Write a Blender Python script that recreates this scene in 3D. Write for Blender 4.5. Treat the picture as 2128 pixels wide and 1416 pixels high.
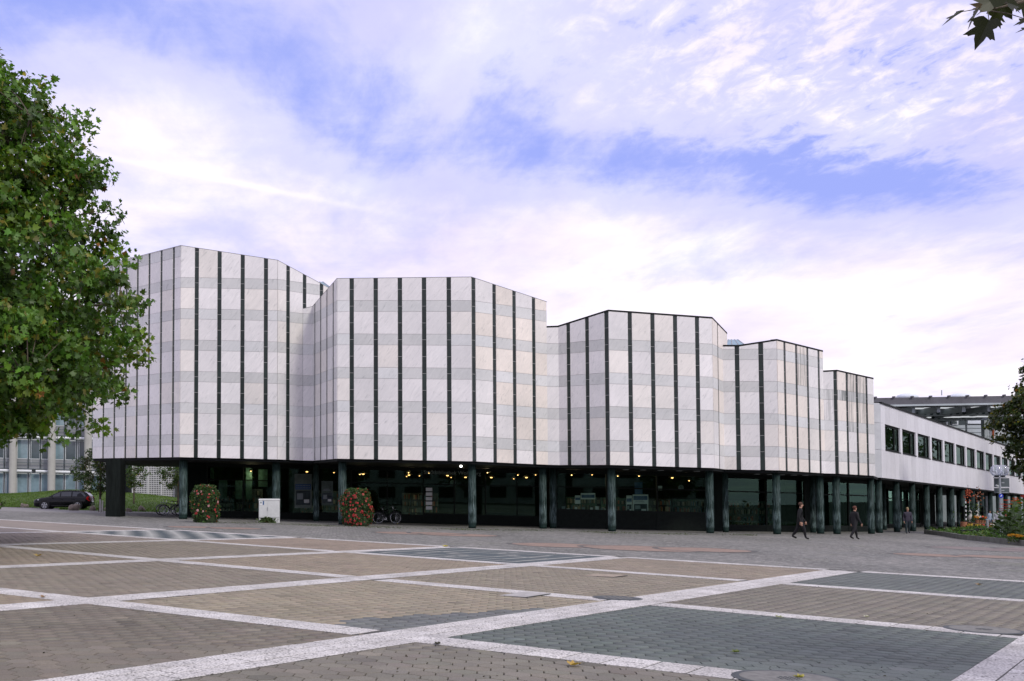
import bpy, math, random
import numpy as np
from mathutils import Vector, Matrix
from mathutils.geometry import tessellate_polygon

for _o in list(bpy.data.objects):
    bpy.data.objects.remove(_o)
scene = bpy.context.scene
COL = scene.collection
R = math.radians
random.seed(7)
RNG = np.random.default_rng(11)

# ------------------------------------------------------------------ camera
# A 38 mm lens with rise and shift, eye height 1.65 m, on a gently sloping square.
EYE = 1.65
F, PX, PY, PITCH = 2250.0, 700.0, 928.0, 0.045      # in pixels of a 2128 px wide frame
SLOPE = 0.024                                       # the square falls towards the right
cam_data = bpy.data.cameras.new('camera')
cam = bpy.data.objects.new('camera', cam_data)
COL.objects.link(cam)
cam.location = (0, 0, EYE)
cam.rotation_euler = (math.pi / 2 + PITCH, 0, 0)
cam_data.sensor_width = 36
cam_data.lens = 36 * F / 2128
cam_data.shift_x = (1064 - PX) / 2128
cam_data.shift_y = (PY - 708) / 2128
cam_data.clip_end = 3000
scene.camera = cam

# ------------------------------------------------------------------ render look
scene.view_settings.view_transform = 'Standard'
scene.view_settings.look = 'None'
scene.view_settings.exposure = 0.35
scene.view_settings.gamma = 1.0
scene.cycles.use_denoising = True
scene.cycles.max_bounces = 6
scene.cycles.transparent_max_bounces = 12

# ------------------------------------------------------------------ sky and sun
SUN_DIR = Vector((0.45, -0.66, 0.72)).normalized()
world = bpy.data.worlds.new('World')
scene.world = world
world.use_nodes = True
wn, wl = world.node_tree.nodes, world.node_tree.links
wn.clear()


CT, ST = math.cos(PITCH), math.sin(PITCH)


def ray(px, py):
    X, U = (px - PX) / F, (PY - py) / F
    return Vector((X, CT - U * ST, ST + U * CT))


def N(tree, typ, **kw):
    n = tree.nodes.new(typ)
    for k, v in kw.items():
        if k == 'op':
            n.operation = v
        elif k.startswith('i_'):
            key = k[2:]
            n.inputs[int(key) if key.isdigit() else key].default_value = v
        else:
            setattr(n, k, v)
    return n


def math_node(tree, op, a, b=None, clamp=False):
    n = tree.nodes.new('ShaderNodeMath')
    n.operation = op
    n.use_clamp = clamp
    for i, v in enumerate((a, b)):
        if v is None:
            continue
        if hasattr(v, 'is_output'):
            tree.links.new(v, n.inputs[i])
        else:
            n.inputs[i].default_value = v
    return n.outputs[0]


def ramp(tree, fac, stops, interp='LINEAR'):
    n = tree.nodes.new('ShaderNodeValToRGB')
    n.color_ramp.interpolation = interp
    el = n.color_ramp.elements
    while len(el) < len(stops):
        el.new(0.5)
    for e, (p, c) in zip(el, stops):
        e.position = p
        e.color = c if len(c) == 4 else (*c, 1)
    tree.links.new(fac, n.inputs[0])
    return n.outputs[0]


def mixc(tree, fac, a, b, blend='MIX'):
    n = tree.nodes.new('ShaderNodeMix')
    n.data_type = 'RGBA'
    n.blend_type = blend
    for sock, v in ((n.inputs[0], fac), (n.inputs[6], a), (n.inputs[7], b)):
        if hasattr(v, 'is_output'):
            tree.links.new(v, sock)
        elif isinstance(v, (int, float)):
            sock.default_value = v
        else:
            sock.default_value = v if len(v) == 4 else (*v, 1)
    return n.outputs[2]


def build_world():
    t = world.node_tree
    sky = N(t, 'ShaderNodeTexSky', sky_type='NISHITA', sun_disc=False)
    sky.sun_elevation = math.asin(SUN_DIR.z)
    sky.sun_rotation = math.atan2(SUN_DIR.x, SUN_DIR.y)
    tc = N(t, 'ShaderNodeTexCoord')
    sep = N(t, 'ShaderNodeSeparateXYZ')
    t.links.new(tc.outputs['Generated'], sep.inputs[0])
    x, y, z = sep.outputs
    zc = math_node(t, 'MAXIMUM', z, 0.0)
    den = math_node(t, 'ADD', zc, 0.10)
    u = math_node(t, 'DIVIDE', x, den)
    v = math_node(t, 'DIVIDE', y, den)
    comb = N(t, 'ShaderNodeCombineXYZ')
    t.links.new(u, comb.inputs[0]); t.links.new(v, comb.inputs[1])
    P = comb.outputs[0]
    az = math_node(t, 'ARCTAN2', x, y)
    el = math_node(t, 'ARCSINE', z)

    def noise(scale, detail, rough, dist=0.0, off=0.0, sx=1.0, sy=1.0, rot=0.0):
        m = N(t, 'ShaderNodeMapping')
        m.inputs['Location'].default_value = (off, off * 1.7, off * .3)
        m.inputs['Rotation'].default_value = (0, 0, rot)
        m.inputs['Scale'].default_value = (sx, sy, 1)
        t.links.new(P, m.inputs[0])
        n = N(t, 'ShaderNodeTexNoise', noise_dimensions='3D')
        n.inputs['Scale'].default_value = scale
        n.inputs['Detail'].default_value = detail
        n.inputs['Roughness'].default_value = rough
        n.inputs['Distortion'].default_value = dist
        t.links.new(m.outputs[0], n.inputs['Vector'])
        return n.outputs['Fac']
    big = noise(.55, 5, .55, .6, 3.1)
    mid = noise(1.7, 8, .62, .5, 9.4, 1, .55, .5)
    fine = noise(7.5, 6, .6, .35, 1.3, 1.0, .5, .6)
    fine2 = noise(17, 7, .62, .35, 7.7, 1.0, .70, .9)
    streak = noise(2.4, 6, .6, .4, 5.5, .35, 1.6, 1.1)

    def blob(a0, e0, ra, re, tilt=0.0):
        da = math_node(t, 'SUBTRACT', az, a0)
        de = math_node(t, 'SUBTRACT', el, e0)
        de = math_node(t, 'SUBTRACT', de, math_node(t, 'MULTIPLY', da, tilt))
        a2 = math_node(t, 'POWER', math_node(t, 'ABSOLUTE', math_node(t, 'DIVIDE', da, ra)), 2)
        e2 = math_node(t, 'POWER', math_node(t, 'ABSOLUTE', math_node(t, 'DIVIDE', de, re)), 2)
        d = math_node(t, 'ADD', a2, e2)
        return math_node(t, 'EXPONENT', math_node(t, 'MULTIPLY', d, -1))
    # open blue between the cloud sheets
    holes = math_node(t, 'MULTIPLY', blob(-0.08, 0.385, 0.22, 0.075, -0.2), .70)
    holes = math_node(t, 'ADD', holes, math_node(t, 'MULTIPLY', blob(0.31, 0.283, 0.15, 0.036, -0.12), .92))
    holes = math_node(t, 'ADD', holes, math_node(t, 'MULTIPLY', blob(0.50, 0.245, 0.10, 0.026, -0.1), .75))
    holes = math_node(t, 'ADD', holes, math_node(t, 'MULTIPLY', blob(-0.30, 0.40, 0.12, 0.05, 0.2), .55))
    holes = math_node(t, 'ADD', holes, math_node(t, 'MULTIPLY', blob(0.05, 0.30, 0.16, 0.05, -0.5), .25))
    # coverage from noise, thinned in the holes, thick towards the horizon
    cov = math_node(t, 'ADD', math_node(t, 'MULTIPLY', big, .50), math_node(t, 'MULTIPLY', mid, .62))
    cov = math_node(t, 'ADD', cov, math_node(t, 'MULTIPLY', fine, .26))
    cov = math_node(t, 'ADD', cov, math_node(t, 'MULTIPLY', math_node(t, 'SUBTRACT', streak, .15), .17))
    # a field of small ripple clouds high on the right
    rip = math_node(t, 'MULTIPLY', math_node(t, 'SUBTRACT', fine2, .52), math_node(t, 'MULTIPLY', blob(0.46, 0.36, 0.24, 0.085, -.2), 1.3))
    cov = math_node(t, 'ADD', cov, rip)
    low = math_node(t, 'MULTIPLY', math_node(t, 'SUBTRACT', 0.24, el), .9)
    low = math_node(t, 'MAXIMUM', math_node(t, 'MINIMUM', low, .2), -.05)
    cov = math_node(t, 'ADD', cov, low)
    cov = math_node(t, 'SUBTRACT', cov, math_node(t, 'MULTIPLY', holes, .36))
    mask = ramp(t, cov, [(.36, (0, 0, 0)), (.58, (.50, .50, .50)), (.86, (1, 1, 1))], 'EASE')
    shade = noise(1.9, 6, .55, .3, 2.2, 1, .6, .3)
    cloudc = ramp(t, shade, [(.30, (.74, .67, .88)), (.46, (.86, .795, .955)), (.58, (.96, .90, 1.0)), (.70, (1.10, 1.05, 1.09))])
    # sky blue, a little violet as in the photograph's air
    blue = mixc(t, 1.0, sky.outputs[0], (1.15, .85, 1.05), 'MULTIPLY')
    blue = mixc(t, .8, blue, (3.05, 3.75, 8.5))
    cl = N(t, 'ShaderNodeVectorMath', operation='SCALE')
    t.links.new(cloudc, cl.inputs[0]); cl.inputs['Scale'].default_value = 9.4
    colr = mixc(t, mask, blue, cl.outputs[0])
    # an old vapour trail: a thin band along a great circle
    d1, d2 = ray(235, 328).normalized(), ray(600, 402).normalized()
    nrm = d1.cross(d2).normalized()
    dot = N(t, 'ShaderNodeVectorMath', operation='DOT_PRODUCT')
    t.links.new(tc.outputs['Generated'], dot.inputs[0]); dot.inputs[1].default_value = nrm
    tr = math_node(t, 'EXPONENT', math_node(t, 'MULTIPLY', math_node(t, 'POWER', math_node(t, 'ABSOLUTE', math_node(t, 'DIVIDE', math_node(t, 'ADD', dot.outputs['Value'], math_node(t, 'MULTIPLY', math_node(t, 'SUBTRACT', fine, .5), .006)), .0028)), 2), -1))
    tr = math_node(t, 'MULTIPLY', tr, math_node(t, 'MULTIPLY', blob(-0.12, 0.30, 0.13, 0.5), .55))
    colr = mixc(t, tr, colr, (9.9, 9.3, 10.2))
    bg = N(t, 'ShaderNodeBackground')
    bg.inputs['Strength'].default_value = 0.1
    t.links.new(colr, bg.inputs[0])
    out = N(t, 'ShaderNodeOutputWorld')
    t.links.new(bg.outputs[0], out.inputs[0])


build_world()
sun_data = bpy.data.lights.new('sun', 'SUN')
sun_data.energy = 1.5
sun_data.angle = R(12)
sun_data.color = (1.0, .95, .84)
sun = bpy.data.objects.new('sun', sun_data)
COL.objects.link(sun)
sun.rotation_euler = (-SUN_DIR).to_track_quat('-Z', 'Y').to_euler()

# ------------------------------------------------------------------ helpers
def at(px, py, Y):
    """the point at distance Y (metres into the scene) seen at a pixel"""
    d = ray(px, py)
    return Vector((0, 0, EYE)) + d * (Y / d.y)


def gz(X):
    X = max(-160.0, min(160.0, X))
    return -SLOPE * X


def ground(px, py):
    d = ray(px, py)
    k = -EYE / (d.z + SLOPE * d.x)
    return Vector((d.x * k, d.y * k))


def xat(px, Y, level):
    """X of the point on the level (height above the sloping ground) at distance Y, seen in column px"""
    X = (px - PX) / F * Y
    for _ in range(4):
        Z = level - SLOPE * X - EYE
        X = (px - PX) / F * (Y * CT + Z * ST)
    return X


def gpt(px, Y):
    X = xat(px, Y, 0)
    return Vector((X, Y, gz(X)))


def project(p):
    Z = p[2] - EYE
    c = p[1] * CT + Z * ST
    return PX + F * p[0] / c, PY - F * (-p[1] * ST + Z * CT) / c


class MB:
    """collects polygons for one mesh object"""
    def __init__(self):
        self.v, self.f, self.c, self.m = [], [], [], []

    def add(self, vs, fs, col=(1, 1, 1), mi=0):
        b = len(self.v)
        self.v += [tuple(p) for p in vs]
        for f in fs:
            self.f.append([b + i for i in f])
            self.c.append(col)
            self.m.append(mi)
        return self

    def box(self, c, s, rz=0.0, col=(1, 1, 1), mi=0, rx=0.0, ry=0.0):
        M = Matrix.Translation(c) @ Matrix.Rotation(rz, 4, 'Z') @ Matrix.Rotation(ry, 4, 'Y') @ Matrix.Rotation(rx, 4, 'X')
        vs = [M @ Vector((sx * s[0] / 2, sy * s[1] / 2, sz * s[2] / 2)) for sz in (-1, 1) for sy in (-1, 1) for sx in (-1, 1)]
        return self.add(vs, [(0, 2, 3, 1), (4, 5, 7, 6), (0, 1, 5, 4), (2, 6, 7, 3), (0, 4, 6, 2), (1, 3, 7, 5)], col, mi)

    def prism(self, poly, h, col=(1, 1, 1), mi=0):
        """poly: list of 3D points, h: offset vector to the other cap"""
        n = len(poly)
        h = Vector(h)
        vs = [Vector(p) for p in poly] + [Vector(p) + h for p in poly]
        fs = [list(range(n))[::-1], list(range(n, 2 * n))] + [(i, (i + 1) % n, n + (i + 1) % n, n + i) for i in range(n)]
        return self.add(vs, fs, col, mi)

    def cyl(self, p0, p1, r0, r1=None, n=8, col=(1, 1, 1), mi=0, caps=True):
        r1 = r0 if r1 is None else r1
        p0, p1 = Vector(p0), Vector(p1)
        d = (p1 - p0)
        if d.length < 1e-6:
            return self
        q = d.to_track_quat('Z', 'Y')
        vs = []
        for p, r in ((p0, r0), (p1, r1)):
            for i in range(n):
                a = 2 * math.pi * i / n
                vs.append(p + q @ Vector((r * math.cos(a), r * math.sin(a), 0)))
        fs = [(i, (i + 1) % n, n + (i + 1) % n, n + i) for i in range(n)]
        if caps:
            fs += [list(range(n))[::-1], list(range(n, 2 * n))]
        return self.add(vs, fs, col, mi)

    def tube(self, pts, rads, n=6, col=(1, 1, 1), mi=0):
        if not hasattr(rads, '__len__'):
            rads = [rads] * len(pts)
        pts = [Vector(p) for p in pts]
        vs, b = [], 0
        for i, p in enumerate(pts):
            d = (pts[min(i + 1, len(pts) - 1)] - pts[max(i - 1, 0)])
            q = d.to_track_quat('Z', 'Y')
            for k in range(n):
                a = 2 * math.pi * k / n
                vs.append(p + q @ Vector((rads[i] * math.cos(a), rads[i] * math.sin(a), 0)))
        fs = []
        for i in range(len(pts) - 1):
            for k in range(n):
                fs.append((i * n + k, i * n + (k + 1) % n, (i + 1) * n + (k + 1) % n, (i + 1) * n + k))
        fs += [list(range(n))[::-1], list(range((len(pts) - 1) * n, len(pts) * n))]
        return self.add(vs, fs, col, mi)

    def lathe(self, prof, c=(0, 0, 0), n=16, col=(1, 1, 1), mi=0, axis=None):
        """prof: (radius, height) pairs from bottom to top"""
        q = axis.to_track_quat('Z', 'Y') if axis is not None else None
        vs = []
        for r, z in prof:
            for k in range(n):
                a = 2 * math.pi * k / n
                p = Vector((r * math.cos(a), r * math.sin(a), z))
                if q:
                    p = q @ p
                vs.append(p + Vector(c))
        fs = []
        for i in range(len(prof) - 1):
            for k in range(n):
                fs.append((i * n + k, i * n + (k + 1) % n, (i + 1) * n + (k + 1) % n, (i + 1) * n + k))
        fs += [list(range(n))[::-1], list(range((len(prof) - 1) * n, len(prof) * n))]
        return self.add(vs, fs, col, mi)

    def ball(self, c, r, n=10, col=(1, 1, 1), mi=0, sc=(1, 1, 1)):
        m = max(4, n // 2)
        prof = [(max(1e-4, r * math.sin(math.pi * i / m)), -r * math.cos(math.pi * i / m)) for i in range(m + 1)]
        b = len(self.v)
        self.lathe(prof, (0, 0, 0), n, col, mi)
        for i in range(b, len(self.v)):
            x, y, z = self.v[i]
            self.v[i] = (c[0] + x * sc[0], c[1] + y * sc[1], c[2] + z * sc[2])
        return self

    def build(self, name, mats, parent=None, smooth=False, local=False):
        me = bpy.data.meshes.new(name)
        me.from_pydata(self.v, [], self.f)
        if not isinstance(mats, (list, tuple)):
            mats = [mats]
        for m in mats:
            me.materials.append(m)
        a = me.attributes.new('Col', 'FLOAT_COLOR', 'FACE')
        a.data.foreach_set('color', np.array([(*c[:3], c[3] if len(c) > 3 else 1.0) for c in self.c], dtype=np.float32).ravel())
        if len(mats) > 1:
            me.polygons.foreach_set('material_index', self.m)
        if smooth:
            me.polygons.foreach_set('use_smooth', [True] * len(me.polygons))
        me.update()
        return link(name, me, parent, local)


def link(name, me, parent=None, local=False):
    o = bpy.data.objects.new(name, me)
    COL.objects.link(o)
    if parent is not None:
        o.parent = parent
        if not local:
            r = parent
            M = Matrix.Identity(4)
            while r is not None:
                M = r.matrix_parent_inverse @ Matrix.LocRotScale(r.location, r.rotation_euler, r.scale) @ M
                r = r.parent
            o.matrix_parent_inverse = M.inverted()
    return o


def tag(o, label=None, category=None, group=None, kind=None):
    for k, v in (('label', label), ('category', category), ('group', group), ('kind', kind)):
        if v:
            o[k] = v
    return o


def thing(name, loc, label, category, group=None, rz=0.0, scale=1.0):
    o = bpy.data.objects.new(name, None)
    COL.objects.link(o)
    o.empty_display_size = .3
    o.location = loc
    o.rotation_euler = (0, 0, rz)
    o.scale = (scale,) * 3
    return tag(o, label, category, group)


def copy_tree(o, parent=None):
    c = o.copy()
    COL.objects.link(c)
    if parent is not None:
        c.parent = parent
    for ch in list(o.children):
        copy_tree(ch, c)
    return c


def np_mesh(name, V, T, mats, cols=None, smooth=False):
    """triangle/polygon mesh from numpy arrays; T is (n,k)"""
    me = bpy.data.meshes.new(name)
    n, k = T.shape
    me.vertices.add(len(V))
    me.vertices.foreach_set('co', np.ascontiguousarray(V, dtype=np.float32).ravel())
    me.loops.add(n * k)
    me.loops.foreach_set('vertex_index', np.ascontiguousarray(T, dtype=np.int32).ravel())
    me.polygons.add(n)
    me.polygons.foreach_set('loop_start', np.arange(0, n * k, k, dtype=np.int32))
    if smooth:
        me.polygons.foreach_set('use_smooth', np.ones(n, dtype=bool))
    me.update(calc_edges=True)
    for m in (mats if isinstance(mats, (list, tuple)) else [mats]):
        me.materials.append(m)
    if cols is not None:
        a = me.attributes.new('Col', 'FLOAT_COLOR', 'FACE')
        c4 = np.ones((n, 4), dtype=np.float32)
        c4[:, :3] = cols
        a.data.foreach_set('color', c4.ravel())
    return me


# ------------------------------------------------------------------ materials
def mat(name, col=(.5, .5, .5), rough=.7, metal=0.0, spec=.4, use='', var=(0, 0), bump=(0, 0), var2=None, emit=None, coords='Object', transl=0.0, stretch=None):
    """use: '' plain, 'attr' multiplies the Col attribute, 'obj' multiplies the object colour. var/bump: (scale, amount)"""
    m = bpy.data.materials.new(name)
    m.use_nodes = True
    t = m.node_tree
    b = t.nodes['Principled BSDF']
    b.inputs['Roughness'].default_value = rough
    b.inputs['Metallic'].default_value = metal
    b.inputs['Specular IOR Level'].default_value = spec
    c = N(t, 'ShaderNodeRGB'); c.outputs[0].default_value = (*col, 1)
    c = c.outputs[0]
    if use == 'attr':
        a = N(t, 'ShaderNodeAttribute', attribute_name='Col')
        c = mixc(t, 1.0, c, a.outputs['Color'], 'MULTIPLY')
    elif use == 'obj':
        a = N(t, 'ShaderNodeObjectInfo')
        c = mixc(t, 1.0, c, a.outputs['Color'], 'MULTIPLY')
    if coords == 'World':
        pos = N(t, 'ShaderNodeNewGeometry').outputs['Position']
    else:
        pos = N(t, 'ShaderNodeTexCoord').outputs[coords]
    if stretch:
        mp = N(t, 'ShaderNodeMapping')
        mp.inputs['Scale'].default_value = stretch
        t.links.new(pos, mp.inputs[0])
        pos = mp.outputs[0]
    for vv in (var, var2):
        if vv and vv[1]:
            n = N(t, 'ShaderNodeTexNoise')
            n.inputs['Scale'].default_value = vv[0]
            n.inputs['Detail'].default_value = 6
            n.inputs['Roughness'].default_value = .65
            t.links.new(pos, n.inputs['Vector'])
            lo, hi = 1 - vv[1], 1 + vv[1]
            r = ramp(t, n.outputs['Fac'], [(.3, (lo,) * 3), (.7, (hi,) * 3)])
            c = mixc(t, 1.0, c, r, 'MULTIPLY')
    t.links.new(c, b.inputs['Base Color'])
    if bump[1]:
        n = N(t, 'ShaderNodeTexNoise')
        n.inputs['Scale'].default_value = bump[0]
        n.inputs['Detail'].default_value = 6
        t.links.new(pos, n.inputs['Vector'])
        bp = N(t, 'ShaderNodeBump')
        bp.inputs['Strength'].default_value = bump[1]
        bp.inputs['Distance'].default_value = .02
        t.links.new(n.outputs['Fac'], bp.inputs['Height'])
        t.links.new(bp.outputs[0], b.inputs['Normal'])
    if emit:
        b.inputs['Emission Color'].default_value = (*emit[0], 1)
        b.inputs['Emission Strength'].default_value = emit[1]
    if transl:
        tr = N(t, 'ShaderNodeBsdfTranslucent')
        t.links.new(mixc(t, 1.0, c, (1.25, 1.35, .55), 'MULTIPLY'), tr.inputs[0])
        mx = N(t, 'ShaderNodeMixShader')
        mx.inputs[0].default_value = transl
        t.links.new(b.outputs[0], mx.inputs[1]); t.links.new(tr.outputs[0], mx.inputs[2])
        t.links.new(mx.outputs[0], t.nodes['Material Output'].inputs[0])
    return m


def glass(name, tint=(.42, .62, .54), rough=.0, ior=1.5, wav=0.0, gcol=(.55, .90, .74)):
    m = bpy.data.materials.new(name)
    m.use_nodes = True
    t = m.node_tree
    t.nodes.remove(t.nodes['Principled BSDF'])
    tr = N(t, 'ShaderNodeBsdfTransparent'); tr.inputs[0].default_value = (*tint, 1)
    gl = N(t, 'ShaderNodeBsdfGlossy'); gl.inputs['Roughness'].default_value = rough
    gl.inputs['Color'].default_value = (*gcol, 1)
    fr = N(t, 'ShaderNodeFresnel'); fr.inputs['IOR'].default_value = ior
    mx = N(t, 'ShaderNodeMixShader')
    if wav:
        n = N(t, 'ShaderNodeTexNoise'); n.inputs['Scale'].default_value = .6
        bp = N(t, 'ShaderNodeBump'); bp.inputs['Strength'].default_value = wav; bp.inputs['Distance'].default_value = .01
        tc = N(t, 'ShaderNodeNewGeometry')
        t.links.new(tc.outputs['Position'], n.inputs['Vector'])
        t.links.new(n.outputs['Fac'], bp.inputs['Height'])
        t.links.new(bp.outputs[0], gl.inputs['Normal'])
    t.links.new(fr.outputs[0], mx.inputs[0])
    t.links.new(tr.outputs[0], mx.inputs[1]); t.links.new(gl.outputs[0], mx.inputs[2])
    t.links.new(mx.outputs[0], t.nodes['Material Output'].inputs[0])
    return m


def marble_material():
    m = mat('white_marble', (1, 1, 1), rough=.42, spec=.35, use='attr')
    t = m.node_tree
    b = t.nodes['Principled BSDF']
    base = b.inputs['Base Color'].links[0].from_socket
    geo = N(t, 'ShaderNodeNewGeometry')
    mp = N(t, 'ShaderNodeMapping')
    rot = N(t, 'ShaderNodeMapping')
    rot.inputs['Rotation'].default_value = (0, R(-36), 0)
    t.links.new(geo.outputs['Position'], rot.inputs[0])
    mp.inputs['Scale'].default_value = (5.0, 5.0, 1.0)
    t.links.new(rot.outputs[0], mp.inputs[0])
    # each slab has its own cut: shift the veins by the slab colour
    at_ = N(t, 'ShaderNodeAttribute', attribute_name='Col')
    sc = N(t, 'ShaderNodeVectorMath', operation='SCALE'); sc.inputs['Scale'].default_value = 240
    t.links.new(at_.outputs['Color'], sc.inputs[0])
    ad = N(t, 'ShaderNodeVectorMath', operation='ADD')
    t.links.new(mp.outputs[0], ad.inputs[0]); t.links.new(sc.outputs[0], ad.inputs[1])
    n1 = N(t, 'ShaderNodeTexNoise'); n1.inputs['Scale'].default_value = 1.5; n1.inputs['Detail'].default_value = 9; n1.inputs['Roughness'].default_value = .68; n1.inputs['Distortion'].default_value = .9
    t.links.new(ad.outputs[0], n1.inputs['Vector'])
    v1 = ramp(t, n1.outputs['Fac'], [(.28, (.68, .70, .70)), (.42, (.95, .955, .955)), (.60, (1.02, 1.02, 1.02)), (.72, (1.12, 1.12, 1.11))])
    n2 = N(t, 'ShaderNodeTexNoise'); n2.inputs['Scale'].default_value = .35; n2.inputs['Detail'].default_value = 4
    t.links.new(geo.outputs['Position'], n2.inputs['Vector'])
    v2 = ramp(t, n2.outputs['Fac'], [(.3, (.90, .905, .90)), (.7, (1.05, 1.04, 1.03))])
    c = mixc(t, 1.0, mixc(t, 1.0, base, v1, 'MULTIPLY'), v2, 'MULTIPLY')
    # run-off dirt: vertical streaks on the slabs marked in the alpha of Col
    mp2 = N(t, 'ShaderNodeMapping'); mp2.inputs['Scale'].default_value = (8, 8, .26)
    t.links.new(geo.outputs['Position'], mp2.inputs[0])
    n3 = N(t, 'ShaderNodeTexNoise'); n3.inputs['Scale'].default_value = 1.0; n3.inputs['Detail'].default_value = 7; n3.inputs['Roughness'].default_value = .7
    t.links.new(mp2.outputs[0], n3.inputs['Vector'])
    s = math_node(t, 'SUBTRACT', 1.0, at_.outputs['Alpha'])
    st = math_node(t, 'MULTIPLY', math_node(t, 'MULTIPLY', math_node(t, 'SUBTRACT', n3.outputs['Fac'], .43), 7.0, True), s, True)
    c = mixc(t, st, c, (.10, .12, .11))
    # weak grey weathering everywhere
    w = math_node(t, 'MULTIPLY', math_node(t, 'SUBTRACT', n3.outputs['Fac'], .62), .7, True)
    c = mixc(t, w, c, (.34, .36, .35))
    t.links.new(c, b.inputs['Base Color'])
    bp = N(t, 'ShaderNodeBump'); bp.inputs['Strength'].default_value = .12; bp.inputs['Distance'].default_value = .02
    t.links.new(n1.outputs['Fac'], bp.inputs['Height'])
    t.links.new(bp.outputs[0], b.inputs['Normal'])
    return m


def patina_material():
    m = mat('copper_patina', (.018, .040, .038), rough=.6, spec=.2)
    t = m.node_tree
    b = t.nodes['Principled BSDF']
    tc = N(t, 'ShaderNodeTexCoord')
    mp = N(t, 'ShaderNodeMapping'); mp.inputs['Scale'].default_value = (24, 24, 1.0)
    t.links.new(tc.outputs['Object'], mp.inputs[0])
    n = N(t, 'ShaderNodeTexNoise'); n.inputs['Scale'].default_value = 1.6; n.inputs['Detail'].default_value = 9; n.inputs['Roughness'].default_value = .72
    t.links.new(mp.outputs[0], n.inputs['Vector'])
    n2 = N(t, 'ShaderNodeTexNoise'); n2.inputs['Scale'].default_value = .9
    t.links.new(tc.outputs['Object'], n2.inputs['Vector'])
    sep = N(t, 'ShaderNodeSeparateXYZ'); t.links.new(tc.outputs['Object'], sep.inputs[0])
    # worn band between the foot and shoulder height where people and bicycles rub the metal
    zz = ramp(t, math_node(t, 'DIVIDE', sep.outputs[2], 3.6), [(.07, (0, 0, 0)), (.10, (1, 1, 1)), (.30, (.95, .95, .95)), (.62, (.35, .35, .35)), (1.0, (.12, .12, .12))])
    k = math_node(t, 'ADD', n.outputs['Fac'], math_node(t, 'MULTIPLY', n2.outputs['Fac'], .35))
    k = math_node(t, 'MULTIPLY', math_node(t, 'SUBTRACT', k, .645), 7.0, True)
    k = math_node(t, 'MULTIPLY', k, zz, True)
    c0 = ramp(t, n.outputs['Fac'], [(.3, (.004, .011, .009)), (.55, (.009, .027, .022)), (.75, (.020, .060, .048))])
    c = mixc(t, k, c0, (.24, .33, .33))
    t.links.new(c, b.inputs['Base Color'])
    return m


def sett_material():
    """small granite setts laid in arcs, seen from far away"""
    m = mat('granite_setts', (.2, .2, .19), rough=.8, coords='World')
    t = m.node_tree
    b = t.nodes['Principled BSDF']
    geo = N(t, 'ShaderNodeNewGeometry')
    v = N(t, 'ShaderNodeTexVoronoi', feature='F1'); v.inputs['Scale'].default_value = 6.5; v.inputs['Randomness'].default_value = .55
    t.links.new(geo.outputs['Position'], v.inputs['Vector'])
    e = N(t, 'ShaderNodeTexVoronoi', feature='DISTANCE_TO_EDGE'); e.inputs['Scale'].default_value = 6.5; e.inputs['Randomness'].default_value = .55
    t.links.new(geo.outputs['Position'], e.inputs['Vector'])
    hv = N(t, 'ShaderNodeSeparateColor'); t.links.new(v.outputs['Color'], hv.inputs[0])
    c = ramp(t, hv.outputs[0], [(0, (.135, .14, .13)), (.5, (.185, .185, .175)), (1, (.27, .265, .25))])
    n = N(t, 'ShaderNodeTexNoise'); n.inputs['Scale'].default_value = .22; n.inputs['Detail'].default_value = 7; n.inputs['Roughness'].default_value = .65
    t.links.new(geo.outputs['Position'], n.inputs['Vector'])
    c = mixc(t, 1.0, c, ramp(t, n.outputs['Fac'], [(.3, (.80, .82, .80)), (.7, (1.12, 1.10, 1.06))]), 'MULTIPLY')
    j = ramp(t, e.outputs['Distance'], [(.0, (.35, .35, .32)), (.10, (1, 1, 1))])
    c = mixc(t, 1.0, c, j, 'MULTIPLY')
    # moss in the joints here and there
    n2 = N(t, 'ShaderNodeTexNoise'); n2.inputs['Scale'].default_value = .5; n2.inputs['Detail'].default_value = 8; n2.inputs['Roughness'].default_value = .7
    t.links.new(geo.outputs['Position'], n2.inputs['Vector'])
    k = math_node(t, 'MULTIPLY', math_node(t, 'SUBTRACT', n2.outputs['Fac'], .56), 4.0, True)
    c = mixc(t, math_node(t, 'MULTIPLY', k, .75), c, (.085, .105, .04))
    t.links.new(c, b.inputs['Base Color'])
    bp = N(t, 'ShaderNodeBump'); bp.inputs['Strength'].default_value = .6; bp.inputs['Distance'].default_value = .02
    t.links.new(e.outputs['Distance'], bp.inputs['Height'])
    t.links.new(bp.outputs[0], b.inputs['Normal'])
    return m


def aggregate_material(name, use):
    """washed white aggregate slab"""
    m = mat(name, (1, 1, 1), rough=.85, use=use)
    t = m.node_tree
    b = t.nodes['Principled BSDF']
    base = b.inputs['Base Color'].links[0].from_socket
    geo = N(t, 'ShaderNodeNewGeometry')
    v = N(t, 'ShaderNodeTexVoronoi', feature='F1'); v.inputs['Scale'].default_value = 42
    t.links.new(geo.outputs['Position'], v.inputs['Vector'])
    sp = ramp(t, v.outputs['Distance'], [(.25, (1.08, 1.08, 1.08)), (.55, (.86, .86, .86)), (.8, (.42, .42, .42))])
    n = N(t, 'ShaderNodeTexNoise'); n.inputs['Scale'].default_value = .9; n.inputs['Detail'].default_value = 7; n.inputs['Roughness'].default_value = .7
    t.links.new(geo.outputs['Position'], n.inputs['Vector'])
    d = ramp(t, n.outputs['Fac'], [(.3, (.80, .79, .77)), (.65, (1.05, 1.05, 1.05))])
    c = mixc(t, 1.0, mixc(t, 1.0, base, sp, 'MULTIPLY'), d, 'MULTIPLY')
    t.links.new(c, b.inputs['Base Color'])
    return m


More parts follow.
